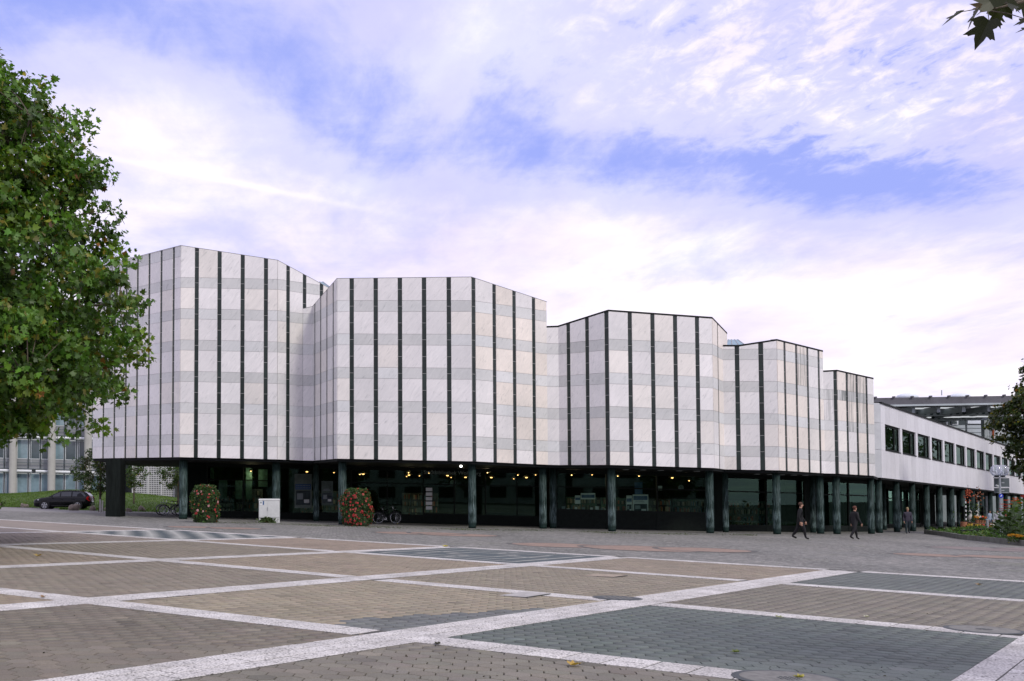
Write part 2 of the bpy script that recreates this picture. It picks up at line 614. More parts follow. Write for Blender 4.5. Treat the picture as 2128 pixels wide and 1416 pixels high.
def paver_material(name, use):
    m = mat(name, (1, 1, 1), rough=.82, use=use)
    t = m.node_tree
    b = t.nodes['Principled BSDF']
    base = b.inputs['Base Color'].links[0].from_socket
    geo = N(t, 'ShaderNodeNewGeometry')
    n = N(t, 'ShaderNodeTexNoise'); n.inputs['Scale'].default_value = 70; n.inputs['Detail'].default_value = 4; n.inputs['Roughness'].default_value = .8
    t.links.new(geo.outputs['Position'], n.inputs['Vector'])
    g = ramp(t, n.outputs['Fac'], [(.32, (.66, .66, .66)), (.5, (1, 1, 1)), (.70, (1.32, 1.32, 1.32))])
    n2 = N(t, 'ShaderNodeTexNoise'); n2.inputs['Scale'].default_value = .55; n2.inputs['Detail'].default_value = 8; n2.inputs['Roughness'].default_value = .7
    t.links.new(geo.outputs['Position'], n2.inputs['Vector'])
    d = ramp(t, n2.outputs['Fac'], [(.28, (.80, .80, .79)), (.5, (1, 1, 1)), (.72, (1.12, 1.11, 1.09))])
    c = mixc(t, 1.0, mixc(t, 1.0, base, g, 'MULTIPLY'), d, 'MULTIPLY')
    t.links.new(c, b.inputs['Base Color'])
    return m


MARBLE = marble_material()
PATINA = patina_material()
SETTS = sett_material()
AGG_A = aggregate_material('white_aggregate_joined', 'attr')
AGG_O = aggregate_material('white_aggregate', 'obj')
PAV_A = paver_material('concrete_paver_joined', 'attr')
PAV_O = paver_material('concrete_paver', 'obj')
SLATE = mat('green_black_slate', (.016, .026, .023), rough=.35, use='attr', var=(3, .3))
JOINT = mat('pale_joint_mortar', (.42, .42, .41), rough=.9)
SAND = mat('joint_sand', (.020, .023, .016), rough=.95, var=(3, .4))
SOFFIT = mat('dark_soffit', (.006, .008, .008), rough=.7, spec=.2)  # near-black colour carries the shade under the overhang
BLACK = mat('black_metal', (.008, .010, .010), rough=.6, spec=.2)
FRAME = mat('dark_bronze_frame', (.006, .010, .008), rough=.6, spec=.15)
INNER = mat('dark_interior', (.010, .014, .012), rough=.9, spec=.05, var=(.8, .4))  # darkness of the unlit rooms put into the base colour
GLASS = glass('shop_glass', tint=(.66, .80, .72), ior=1.6, wav=.02, gcol=(.36, .64, .50))
GLASS2 = glass('window_glass', tint=(.45, .55, .50), wav=.02, gcol=(.30, .42, .36))
CLEAR = glass('clear_globe', tint=(.93, .95, .99), ior=1.3, gcol=(.95, .97, 1.0))
_t = CLEAR.node_tree
_d = N(_t, 'ShaderNodeBsdfDiffuse'); _d.inputs[0].default_value = (.85, .87, .92, 1)
_m = N(_t, 'ShaderNodeMixShader'); _m.inputs[0].default_value = .22
_o = _t.nodes['Material Output']
_t.links.new(_o.inputs[0].links[0].from_socket, _m.inputs[1]); _t.links.new(_d.outputs[0], _m.inputs[2])
_t.links.new(_m.outputs[0], _o.inputs[0])
WHITEP = mat('white_paper', (.72, .74, .74), rough=.7, var=(3, .06))
BLUEP = mat('blue_print', (.03, .09, .22), rough=.6)
GREYP = mat('grey_print', (.25, .29, .31), rough=.6)
LAMPG = mat('lamp_glow', (1, .8, .5), emit=((1.0, .48, .16), 4.0))
LAMPW = mat('lamp_white', (1, 1, 1), emit=((1.0, .98, .9), 6.0))
SHADE = mat('lamp_shade', (.10, .09, .07), rough=.4)
LAWN = mat('lawn_soil', (.050, .090, .014), rough=.95, var=(1.4, .35), var2=(14, .4), coords='World')
LEAF = mat('leaf', (1, 1, 1), rough=.45, spec=.35, use='attr', transl=.30)
PETAL = mat('petal', (1, 1, 1), rough=.6, use='attr', transl=.2)
BARK = mat('bark', (.085, .070, .050), rough=.9, var=(2.5, .45), bump=(9, .6))
STEEL = mat('galvanised_steel', (.33, .36, .38), rough=.45, metal=.5, var=(6, .15))
CONC = mat('pale_concrete', (.47, .48, .46), rough=.85, var=(.8, .14), bump=(20, .1))
STONE = mat('field_stone', (.20, .17, .14), rough=.9, var=(3.5, .45), bump=(5, .8))
# ------------------------------------------------------------------ the ground
def sheet(name, poly, dz, material, kind='structure', parent=None):
    mb = MB()
    pts = [Vector((p[0], p[1], gz(p[0]) + dz)) for p in poly]
    mb.add(pts, [tri for tri in tessellate_polygon([pts])])
    o = mb.build(name, material, parent)
    if o.data.polygons and sum(p.normal.z for p in o.data.polygons) < 0:
        o.data.flip_normals()
    if parent is None:
        o['kind'] = kind
    return o


def big_ground():
    mb = MB()
    xs = [-900, -160, 0, 160, 900]
    ys = [-300, 0, 60, 120, 400, 1400]
    vs = [Vector((x, y, gz(x) - .03)) for y in ys for x in xs]
    fs = [(j * 5 + i, j * 5 + i + 1, (j + 1) * 5 + i + 1, (j + 1) * 5 + i) for j in range(5) for i in range(4)]
    mb.add(vs, fs)
    o = mb.build('ground', SAND)
    o['kind'] = 'structure'


big_ground()


class Line:
    def __init__(self, a, b, w):
        self.p = ground(*a); q = ground(*b)
        self.d = (q - self.p).normalized()
        self.n = Vector((-self.d.y, self.d.x))
        self.w = w

    def dist(self, P):
        return (P - self.p).dot(self.n)

    def cross(self, o):
        # intersection with another line
        den = self.d.x * o.d.y - self.d.y * o.d.x
        k = ((o.p.x - self.p.x) * o.d.y - (o.p.y - self.p.y) * o.d.x) / den
        return self.p + self.d * k


LA = {1: Line((217, 1416), (1636, 1204), .80), 2: Line((0, 1264), (1268, 1160), .66), 3: Line((0, 1179), (962, 1136), .62),
      4: Line((0, 1132.5), (651, 1116.5), .60), 5: Line((0, 1108), (411, 1100), .60)}
LA[0] = Line((1975, 1416), (2118, 1325), 1.0)
LA[0].p = LA[0].p - LA[0].n * .50
LB = {1: Line((0, 1228), (1549, 1405), .62), 2: Line((0, 1135), (2098, 1321), .58), 3: Line((0, 1096), (2128, 1249), .55), 4: Line((0, 1080), (2128, 1209), .55)}
for L in list(LA.values()):
    if L.n.x < 0:
        L.n = -L.n          # A normals point right
for L in LB.values():
    if L.n.y < 0:
        L.n = -L.n          # B normals point away from the camera

CELL = {(1, 0): (0.173, 0.162, 0.129), (1, 1): (0.113, 0.135, 0.121), (1, 2): (0.180, 0.168, 0.133), (1, 3): (0.120, 0.136, 0.125),
        (2, 0): (0.164, 0.147, 0.114), (2, 1): (0.267, 0.235, 0.169), (2, 2): (0.230, 0.205, 0.153), (2, 3): (0.247, 0.212, 0.160),
        (3, 0): (0.239, 0.204, 0.146), (3, 1): (0.210, 0.187, 0.143), (3, 2): (0.260, 0.221, 0.162), (3, 3): (0.082, 0.106, 0.102),
        (4, 1): (0.233, 0.200, 0.146), (4, 2): (0.213, 0.190, 0.144), (4, 3): (0.260, 0.214, 0.164)}


def cell_of(P):
    i = 0
    for k in (0, 1, 2, 3, 4, 5):
        if LA[k].dist(P) < 0:
            i = k + 1
    j = 0
    for k in (1, 2, 3, 4):
        if LB[k].dist(P) > 0:
            j = k
    return i, j


def cell_colour(P):
    i, j = cell_of(P)
    if i == 0:
        return (.19, .175, .155)
    return CELL.get((i, j), (.225, .195, .162))


def patch(P):
    """a mended strip of grey pavers along the near band"""
    q = project((P.x, P.y, gz(P.x)))
    d = LA[1].dist(P)
    along = (P - LA[1].cross(LB[1])).dot(LA[1].d)
    if LA[1].d.y < 0:
        along = -along
    return -1.5 + .16 * math.sin(along * 4) < d < 0 and .2 < along < 4.3 and d > -(1.55 - .30 * max(0, along - 1.0)) and LB[1].dist(P) > 0


# the sett pavement on the far side of the last band
e0 = LB[4].p - LB[4].d * 0
dB = LB[4].d if LB[4].d.x > 0 else -LB[4].d
pL, pR = LB[4].p - dB * 110, LB[4].p + dB * 140
sheet('sett_pavement', [pL, pR, Vector((150, pR.y)), Vector((150, 190)), Vector((-150, 190)), Vector((-150, pL.y))], -.004, SETTS)

# hexagonal concrete pavers ------------------------------------------------
PAVE_FAR = 40.0
plaza = sheet('plaza_paving', [Vector((-70, -25)), Vector((90, -25)), pR * 1.0, pL * 1.0], -.024, SAND)


def far_sheets():
    """the square beyond the distance at which single pavers can be seen, cell by cell"""
    def clip(poly, f):
        out = []
        for a, b in zip(poly, poly[1:] + poly[:1]):
            fa, fb = f(a), f(b)
            if fa >= 0:
                out.append(a)
            if (fa >= 0) != (fb >= 0):
                out.append(a + (b - a) * (fa / (fa - fb)))
        return out
    mb = MB()
    for i in range(0, 8):
        for j in range(0, 4):
            poly = [Vector((-90, -25)), Vector((110, -25)), Vector((110, 140)), Vector((-90, 140))]
            if i > 0 and i - 1 in LA:
                poly = clip(poly, lambda P: -LA[i - 1].dist(P))
            elif i > 6:
                continue
            if i in LA:
                poly = clip(poly, lambda P: LA[i].dist(P))
            if j > 0:
                poly = clip(poly, lambda P: LB[j].dist(P))
            poly = clip(poly, lambda P: -LB[j + 1].dist(P)) if poly else poly
            for part in (lambda P: P.y - PAVE_FAR, lambda P: 5.6 - P.y):
                q = clip(poly, part) if len(poly) > 2 else []
                if len(q) > 2:
                    pts = [Vector((p.x, p.y, gz(p.x) - .001)) for p in q]
                    mb.add(pts, [list(range(len(pts)))], cell_colour(sum(q, Vector((0, 0))) / len(q)))
    o = mb.build('far_paving', PAV_A, plaza)
    if sum(p.normal.z for p in o.data.polygons) < 0:
        o.data.flip_normals()
    o['kind'] = 'stuff'


far_sheets()
HEXR = .146        # corner radius, a quarter metre across flats
hex_axis = math.atan2(LA[1].d.y, LA[1].d.x) if LA[1].d.y > 0 else math.atan2(-LA[1].d.y, -LA[1].d.x)


def hexes():
    ca, sa = math.cos(hex_axis), math.sin(hex_axis)
    pts = []
    dx, dy = HEXR * math.sqrt(3), HEXR * 1.5
    n = 360
    for j in range(-n, n):
        for i in range(-n, n):
            u = (i + .5 * (j % 2)) * dx
            v = j * dy
            X = 5 + u * ca - v * sa
            Y = 20 + u * sa + v * ca
            if not (5.6 < Y < PAVE_FAR):
                continue
            if not (-.335 * Y - 2.2 < X < .66 * Y + 2.5):
                continue
            P = Vector((X, Y))
            if LB[4].dist(P) > 0:
                continue
            if any(abs(L.dist(P)) < L.w / 2 - .10 for L in LA.values()) or any(abs(L.dist(P)) < L.w / 2 - .10 for L in LB.values()):
                continue
            if cell_of(P) == (3, 3) or cell_of(P) == (5, 3):
                continue
            pts.append((X, Y))
    return pts


HEX = hexes()
base_hex = []
for k in range(6):
    a = hex_axis + math.pi / 6 + k * math.pi / 3
    base_hex.append((math.cos(a), math.sin(a)))
base_hex = np.array(base_hex)


def paver_colour(P):
    c = np.array((.132, .143, .136)) if patch(P) else np.array(cell_colour(P))
    k = RNG.random()
    if k < .012:
        c = c * .72            # replaced or oil-stained pavers
    elif k < .022:
        c = c * 1.18
    return c * (1 + RNG.normal(0, .065)) * (1 + RNG.normal(0, .012, 3))


def visible(X, Y):
    px, py = project((X, Y, gz(X)))
    return -8 < px < 2136 and py < 1424


def lay_pavers():
    order = sorted(HEX, key=lambda p: (not visible(*p), p[1]))
    near, rest = order[:300], order[300:]
    # one shared mesh for the single pavers
    mb = MB()
    top = [Vector((HEXR * .925 * x, HEXR * .925 * y, 0)) for x, y in base_hex]
    mid = [Vector((HEXR * .958 * x, HEXR * .958 * y, -.006)) for x, y in base_hex]
    bot = [Vector((HEXR * .958 * x, HEXR * .958 * y, -.022)) for x, y in base_hex]
    mb.add(top + mid + bot, [list(range(6))] + [(6 + i, 6 + (i + 1) % 6, (i + 1) % 6, i) for i in range(6)] + [(12 + i, 12 + (i + 1) % 6, 6 + (i + 1) % 6, 6 + i) for i in range(6)])
    me = None
    for X, Y in near:
        if me is None:
            o = mb.build('paver', PAV_O, plaza)
            me = o.data
        else:
            o = link('paver', me, plaza)
        o.location = (X, Y, gz(X) + RNG.normal(0, .0012))
        o.rotation_euler = (RNG.normal(0, .006), math.atan(SLOPE) + RNG.normal(0, .006), 0)
        o.color = (*paver_colour(Vector((X, Y))), 1)
    C = np.array(rest)
    n = len(C)
    tilt = RNG.normal(0, .006, (n, 2))
    V = np.zeros((n, 12, 3))
    for ring, (s, z) in enumerate(((.930, 0), (.965, -.014))):
        off = base_hex * HEXR * s
        V[:, ring * 6:ring * 6 + 6, 0] = C[:, None, 0] + off[None, :, 0]
        V[:, ring * 6:ring * 6 + 6, 1] = C[:, None, 1] + off[None, :, 1]
        V[:, ring * 6:ring * 6 + 6, 2] = -SLOPE * V[:, ring * 6:ring * 6 + 6, 0] + z + off[None, :, 0] * tilt[:, :1] + off[None, :, 1] * tilt[:, 1:]
    V[:, :, 2] += RNG.normal(0, .0010, (n, 1))
    quads = [(0, 1, 2, 3), (0, 3, 4, 5)] + [(6 + i, 6 + (i + 1) % 6, (i + 1) % 6, i) for i in range(6)]
    T = (np.array(quads)[None] + (np.arange(n) * 12)[:, None, None]).reshape(-1, 4)
    cols = np.repeat(np.array([paver_colour(Vector(p)) for p in rest]), 8, axis=0)
    me = np_mesh('paver_field', V.reshape(-1, 3), T, PAV_A, cols)
    o = link('paver_field', me, plaza)
    o['kind'] = 'stuff'


lay_pavers()


# white bands --------------------------------------------------------------
def lay_bands():
    specs = []          # (band object, centre, half sizes, axis)
    ends = {('A', 0): (LB[1], None), }
    todo = [('A', k) for k in (0, 1, 2, 3, 4, 5)] + [('B', k) for k in (1, 2, 3, 4)]
    allslabs = []
    for fam, k in todo:
        L = LA[k] if fam == 'A' else LB[k]
        d = L.d if (L.d.y > 0 if fam == 'A' else L.d.x > 0) else -L.d
        if fam == 'A':
            e = L.cross(LB[4])
            k1 = (e - L.p).dot(d)
            k0 = k1 - 70
        else:
            k0, k1 = -40, 95
            if k == 1:
                e = L.cross(LA[0]); k1 = (e - L.p).dot(d) - .5
        n = d.orthogonal()
        bed = MB()
        q = [L.p + d * k0 + n * L.w * .5, L.p + d * k0 - n * L.w * .5, L.p + d * k1 - n * L.w * .5, L.p + d * k1 + n * L.w * .5]
        dz = .0025 if fam == 'A' else .0010
        pts = [Vector((p.x, p.y, gz(p.x) + dz - .0)) for p in q]
        bed.add(pts, [(0, 1, 2, 3)])
        o = bed.build('paving_band', BEDM)
        if o.data.polygons[0].normal.z < 0:
            o.data.flip_normals()
        o['kind'] = 'structure'
        rows = 3 if L.w > .7 else 2
        sw = L.w / rows
        sl = .34 if fam == 'A' else .44
        m = int((k1 - k0) / sl)
        for i in range(m):
            for r in range(rows):
                c = L.p + d * (k0 + (i + .5 + (.5 if r % 2 and fam == 'A' else 0)) * sl) + n * (-L.w / 2 + (r + .5) * sw)
                if not (6.5 < c.y < 75):
                    continue
                X, Y = c
                if not (-.36 * Y - 2 < X < .68 * Y + 3):
                    continue
                if fam == 'B' and any(abs(A.dist(c)) < A.w / 2 for A in LA.values()):
                    continue
                if fam == 'A' and (c - L.p).dot(d) > k1 - .2:
                    continue
                allslabs.append((o, c, d, sl, sw, dz, fam))
    allslabs.sort(key=lambda s: (not visible(s[1].x, s[1].y), s[1].y))
    meshes = {}
    rest = {}
    for idx, (o, c, d, sl, sw, dz, fam) in enumerate(allslabs):
        tint = np.array((.60, .588, .562)) * (1 + RNG.normal(0, .07))
        a = math.atan2(d.y, d.x)
        hs, hw = sl / 2 - .009, sw / 2 - .009
        if idx < 300:
            key = (sl, sw)
            if key not in meshes:
                mb = MB()
                mb.add([(-hs, -hw, -.02), (hs, -hw, -.02), (hs, hw, -.02), (-hs, hw, -.02),
                        (-hs, -hw, .002), (hs, -hw, .002), (hs, hw, .002), (-hs, hw, .002),
                        (-hs + .006, -hw + .006, .005), (hs - .006, -hw + .006, .005), (hs - .006, hw - .006, .005), (-hs + .006, hw - .006, .005)],
                       [(8, 9, 10, 11)] + [(i, (i + 1) % 4, 4 + (i + 1) % 4, 4 + i) for i in range(4)] + [(4 + i, 4 + (i + 1) % 4, 8 + (i + 1) % 4, 8 + i) for i in range(4)])
                s = mb.build('slab', AGG_O, o)
                meshes[key] = s.data
            else:
                s = link('slab', meshes[key], o)
            s.location = (c.x, c.y, gz(c.x) + dz + RNG.normal(0, .0008))
            s.rotation_euler = (Matrix.Rotation(math.atan(SLOPE), 3, 'Y') @ Matrix.Rotation(a, 3, 'Z')).to_euler()
            s.color = (*tint, 1)
        else:
            mb = rest.setdefault(o.name, (MB(), o))[0]
            q = [c + d * sx * hs + d.orthogonal() * sy * hw for sx, sy in ((-1, -1), (1, -1), (1, 1), (-1, 1))]
            z = dz + .005 + RNG.normal(0, .0006)
            pts = [Vector((p.x, p.y, gz(p.x) - .004)) for p in q] + [Vector((p.x, p.y, gz(p.x) + z)) for p in q]
            f = (4, 5, 6, 7)
            mb.add(pts, [f] + [(i, (i + 1) % 4, 4 + (i + 1) % 4, 4 + i) for i in range(4)], tuple(tint))
    for mb, o in rest.values():
        r = mb.build('slab_field', AGG_A, o)
        r['kind'] = 'stuff'


BEDM = mat('band_mortar', (.07, .07, .062), rough=.95)
lay_bands()


# chess board and morris board let into the paving --------------------------
DARKP = mat('dark_slab', (.055, .078, .082), rough=.7, var=(2, .2))
LIGHTP = mat('light_slab', (.36, .37, .34), rough=.8, var=(2, .15))


def cell_frame(i, j, inset):
    # corners of the cell between A(i-1), A(i), B(j), B(j+1)
    a0, a1, b0, b1 = LA[i - 1], LA[i], LB[j], LB[j + 1]
    q = [a1.cross(b0), a0.cross(b0), a0.cross(b1), a1.cross(b1)]

    def uv(u, v):
        u, v = inset + u * (1 - 2 * inset), inset + v * (1 - 2 * inset)
        p = q[0] * (1 - u) * (1 - v) + q[1] * u * (1 - v) + q[2] * u * v + q[3] * (1 - u) * v
        return p
    return uv


def boards():
    uv = cell_frame(5, 3, .045)
    o = sheet('chess_board_paving', [uv(0, 0), uv(1, 0), uv(1, 1), uv(0, 1)], 0, LIGHTP)
    for a in range(8):
        for b in range(8):
            if (a + b) % 2 == 0:
                sheet('board_square', [uv(a / 8, b / 8), uv((a + 1) / 8, b / 8), uv((a + 1) / 8, (b + 1) / 8), uv(a / 8, (b + 1) / 8)], .006, DARKP, parent=o)
    uv = cell_frame(3, 3, .045)
    o = sheet('morris_board_paving', [uv(0, 0), uv(1, 0), uv(1, 1), uv(0, 1)], 0, DARKP)

    def line(u0, v0, u1, v1, w=.011):
        sheet('inlaid_line', [uv(u0 - w, v0 - w), uv(u1 + w, v0 - w), uv(u1 + w, v1 + w), uv(u0 - w, v1 + w)], .006, LIGHTP, parent=o)
    for k in (.10, .23, .36):
        line(k, k, 1 - k, k); line(k, 1 - k, 1 - k, 1 - k)
        line(k, k + .03, k, 1 - k - .03); line(1 - k, k + .03, 1 - k, 1 - k - .03)
    line(.5, .13, .5, .33); line(.5, .67, .5, .87); line(.13, .5, .33, .5); line(.67, .5, .87, .5)


boards()

# salmon rosettes in the sett pavement
SALMON = mat('salmon_setts', (.235, .172, .135), rough=.85, var=(3, .25), var2=(22, .35), coords='World')
REDSET = mat('reddish_setts', (.185, .155, .143), rough=.85, var=(2, .25), var2=(22, .35), coords='World')
RING = mat('dark_ring_setts', (.085, .085, .08), rough=.85, var=(20, .3), coords='World')


def rosette(px, py, discs, material=SALMON):
    c = ground(px, py)
    base = None
    for k, (dx, dy, r) in enumerate(discs):
        for rr, m, dz in ((r + .22, RING, .0 + .002 * k), (r, material, .001 + .002 * k)):
            poly = []
            for i in range(40):
                a = 2 * math.pi * i / 40
                w = rr * (1 + .03 * math.sin(5 * a + k))
                poly.append(Vector((c.x + dx + w * math.cos(a), c.y + dy + w * math.sin(a))))
            s = sheet('sett_rosette' if base is None else 'sett_ring', poly, dz, m, parent=base)
            if base is None:
                base = s
                base['kind'] = 'structure'


rosette(905, 1110, [(-1.2, .3, 1.5), (1.0, -.4, 1.7), (.1, .9, 1.2)])
rosette(1300, 1137, [(-2.4, .2, 1.7), (0.4, -.9, 2.1), (2.6, -.8, 1.6)])
rosette(445, 1097, [(-1.0, .2, 1.2), (1.0, -.1, 1.2)])
rosette(2010, 1156, [(-1.2, .2, 1.2), (1.0, -.1, 1.2)])
rosette(2110, 1143, [(-1.0, .2, 2.2), (2.5, .4, 2.6)], REDSET)


# manhole covers and hatches
IRON = mat('cast_iron', (.05, .06, .058), rough=.6, metal=.3, var=(8, .35))
CONCM = mat('cover_concrete', (.17, .17, .155), rough=.85, var=(9, .3))


def manhole(px, py, r, label, iron):
    c = ground(px, py)
    o = thing('manhole_cover', (c.x, c.y, gz(c.x) + .004), label, 'manhole')
    o.rotation_euler = (0, math.atan(SLOPE), 0)
    MB().lathe([(r, -.004), (r, .006), (r * .90, .008)], n=36).build('rim', IRON, o, local=True)
    lid = MB().lathe([(r * .86, .0), (r * .86, .010)], n=36).build('lid', IRON if iron else CONCM, o, local=True)
    mb = MB()
    for a in range(-3, 4):
        for b in range(-3, 4):
            if a * a + b * b < 8:
                s = r * (.24 if iron else .085)
                mb.cyl((a * s, b * s, .009), (a * s, b * s, .012), s * .36, n=8)
    mb.build('grille', IRON if not iron else CONCM, lid, local=True)


manhole(1283, 1244, .42, 'dark iron manhole cover where the wide white band meets a narrow one', True)
manhole(1640, 1413, .52, 'round concrete manhole cover cut off by the bottom edge of the photo', False)
manhole(2045, 1310, .50, 'round concrete manhole cover beside the white band at the far right', False)


def hatch(px, py, sx, sy, label, m):
    c = ground(px, py)
    a = hex_axis
    o = thing('access_hatch', (c.x, c.y, gz(c.x) + .004), label, 'hatch', rz=a)
    MB().box((0, 0, .002), (sx, sy, .008)).build('frame', IRON, o, local=True)
    MB().box((0, 0, .006), (sx - .05, sy - .05, .008)).build('lid', m, o, local=True)


hatch(1257, 1197, .75, .75, 'small square tan hatch set in the paving below the far white line', mat('tan_lid', (.30, .25, .19), rough=.8, var=(5, .2)))
hatch(1090, 1237, .9, .55, 'rectangular pale hatch touching the white band left of the iron manhole', mat('pale_lid', (.36, .35, .33), rough=.8, var=(5, .2)))
# ------------------------------------------------------------------ the cultural centre
HB = 3.68        # underside of the upper storey above the paving


class Wall:
    """one facet of the upper storey: bottom corners (column px, depth), tops given by pixels"""
    def __init__(self, p0, p1, t0, t1, strips, sw=.24, vol=0):
        self.a = Vector((xat(p0[0], p0[1], HB), p0[1])); self.b = Vector((xat(p1[0], p1[1], HB), p1[1]))
        self.ta = at(t0[0], t0[1], p0[1]).z + SLOPE * self.a.x      # level of the top edge
        self.tb = at(t1[0], t1[1], p1[1]).z + SLOPE * self.b.x
        self.L = (self.b - self.a).length
        self.d = (self.b - self.a) / self.L
        self.n = Vector((self.d.y, -self.d.x))
        self.s = sorted(self.hit(px) for px in strips)
        self.sw = sw
        self.vol = vol

    def hit(self, px):
        lo, hi = -3.0, self.L + 6
        for _ in range(40):
            m = (lo + hi) / 2
            P = self.a + self.d * m
            q = project((P.x, P.y, HB - SLOPE * P.x))[0]
            if q < px:
                lo = m
            else:
                hi = m
        return lo

    def top(self, u):
        return self.ta + (self.tb - self.ta) * u / self.L

    def pt(self, u, level, off=0.0):
        P = self.a + self.d * u + self.n * off
        return Vector((P.x, P.y, level - SLOPE * P.x))


def ext(p, q, k):
    """continue the wall p->q (px, depth) by k metres; returns (px, depth)"""
    a = Vector((xat(p[0], p[1], HB), p[1])); b = Vector((xat(q[0], q[1], HB), q[1]))
    c = b + (b - a).normalized() * k
    return project((c.x, c.y, HB - SLOPE * c.x))[0], c.y


V1r = ext((576, 64.3), (629, 65.2), 3.2)
V3r = ext((1483.8, 61.0), (1505, 63.0), 1.1)
WALLS = [
    Wall((193, 71.7), (373.7, 64.4), (190, 556), (370, 510), [214.6, 237.5, 260.8, 284, 308.3, 333.5, 359.3], .22, 0),
    Wall((373.7, 64.4), (576, 64.3), (370, 510), (570.7, 540.7), [406.9, 454.5, 502.9, 551.6], .24, 0),
    Wall((576, 64.3), V1r, (570.7, 540.7), (V1r[0] - 3, 540.7 + (V1r[0] - 3 - 570.7) * .53), [597.5, 632.0, 667.5], .24, 0),
    Wall((629, 65.2), (650.5, 65.2), (626, 641.7), (648, 636.4), [], .2, 1),
    Wall((650.5, 65.2), (701, 60.5), (648, 636.4), (694.5, 578.6), [655.0, 667.3, 680.3, 693.5], .22, 1),
    Wall((701, 60.5), (981.5, 59.5), (694.5, 578.6), (974.3, 575.4), [731.2, 781.4, 832, 882.5, 934.3], .24, 1),
    Wall((981.5, 59.5), (1138, 62.3), (974.3, 575.4), (1128.5, 627), [985.6, 1028.4, 1070, 1110.7], .24, 1),
    Wall((1138, 62.3), (1163, 62.3), (1131.3, 680.5), (1155.6, 679.5), [], .2, 2),
    Wall((1163, 62.3), (1267.7, 60.0), (1155.6, 679.5), (1258.6, 646.5), [1184, 1223.2, 1263.6], .24, 2),
    Wall((1267.7, 60.0), (1483.8, 61.0), (1258.6, 646.5), (1473.6, 661.7), [1312, 1359.3, 1406.5, 1452.4], .24, 2),
    Wall((1483.8, 61.0), V3r, (1473.6, 661.7), (1507, 694), [1494.5], .20, 2),
    Wall((1505.5, 63.0), (1540, 62.8), (1498.5, 719.6), (1532, 719.6), [1535.6], .26, 3),
    Wall((1540, 62.8), (1618.5, 62.3), (1532, 719.6), (1608, 707.5), [1585.2], .26, 3),
    Wall((1618.5, 62.3), (1714, 66.0), (1608, 707.5), (1705, 730.8), [1633.9, 1658, 1681.5, 1704.7], .24, 3),
    Wall((1714, 66.0), (1743, 66.0), (1707, 772.8), (1735, 771.0), [1739.4], .22, 4),
    Wall((1743, 66.0), (1818.3, 68.6), (1735, 771.0), (1810.8, 787.7), [1762.6, 1783.3, 1803.6], .24, 4),
]
centre = thing('cultural_centre', (xat(900, 66, 0), 66, gz(xat(900, 66, 0))),
               'stepped row of five windowless marble halls with dark vertical stripes raised on green columns', 'building')
VBACK = 84.0
halls, soffit_line = [], []


def hall_cores():
    for v in range(5):
        ws = [w for w in WALLS if w.vol == v]
        mb = MB()
        bot = [w.pt(0, HB + .01) for w in ws] + [ws[-1].pt(ws[-1].L, HB + .01)]
        top = [w.pt(0, w.ta) for w in ws] + [ws[-1].pt(ws[-1].L, ws[-1].tb)]
        back = VBACK + v * .3
        for side, i in ((1, -1), (0, 0)):
            X = bot[i].x + (.6 if side else -.6)
            bot_p = Vector((X, back, HB + .01 - SLOPE * X)); top_p = Vector((X, back, top[i].z - SLOPE * (X - top[i].x)))
            if side:
                bot.append(bot_p); top.append(top_p)
            else:
                bot.insert(len(bot), bot_p); top.insert(len(top), top_p)
        n = len(bot)
        fs = [(i, (i + 1) % n, n + (i + 1) % n, n + i) for i in range(n)]
        mb.add(bot + top, fs)
        h = mb.build('hall', JOINT, centre)
        halls.append(h)
        # flat-ish roof, two hands below the coping
        rb = MB()
        pts = [Vector((p.x, p.y, p.z - .12)) for p in top]
        c = sum(pts, Vector()) / n
        rb.add(pts + [c], [(i, (i + 1) % n, n) for i in range(n)])
        rb.build('roof', ROOFM, h)


ROOFM = mat('roof_felt', (.12, .12, .125), rough=.9, var=(1, .2))
hall_cores()


def clip_poly(poly, f):
    out = []
    for a, b in zip(poly, poly[1:] + poly[:1]):
        fa, fb = f(a), f(b)
        if fa >= 0:
            out.append(a)
        if (fa >= 0) != (fb >= 0):
            k = fa / (fa - fb)
            out.append((a[0] + (b[0] - a[0]) * k, a[1] + (b[1] - a[1]) * k))
    return out


LEVELS = [HB, HB + .76]
GREYROW = [False]
while LEVELS[-1] < 19:
    LEVELS += [LEVELS[-1] + .62, LEVELS[-1] + .62 + 1.262]
    GREYROW += [True, False]


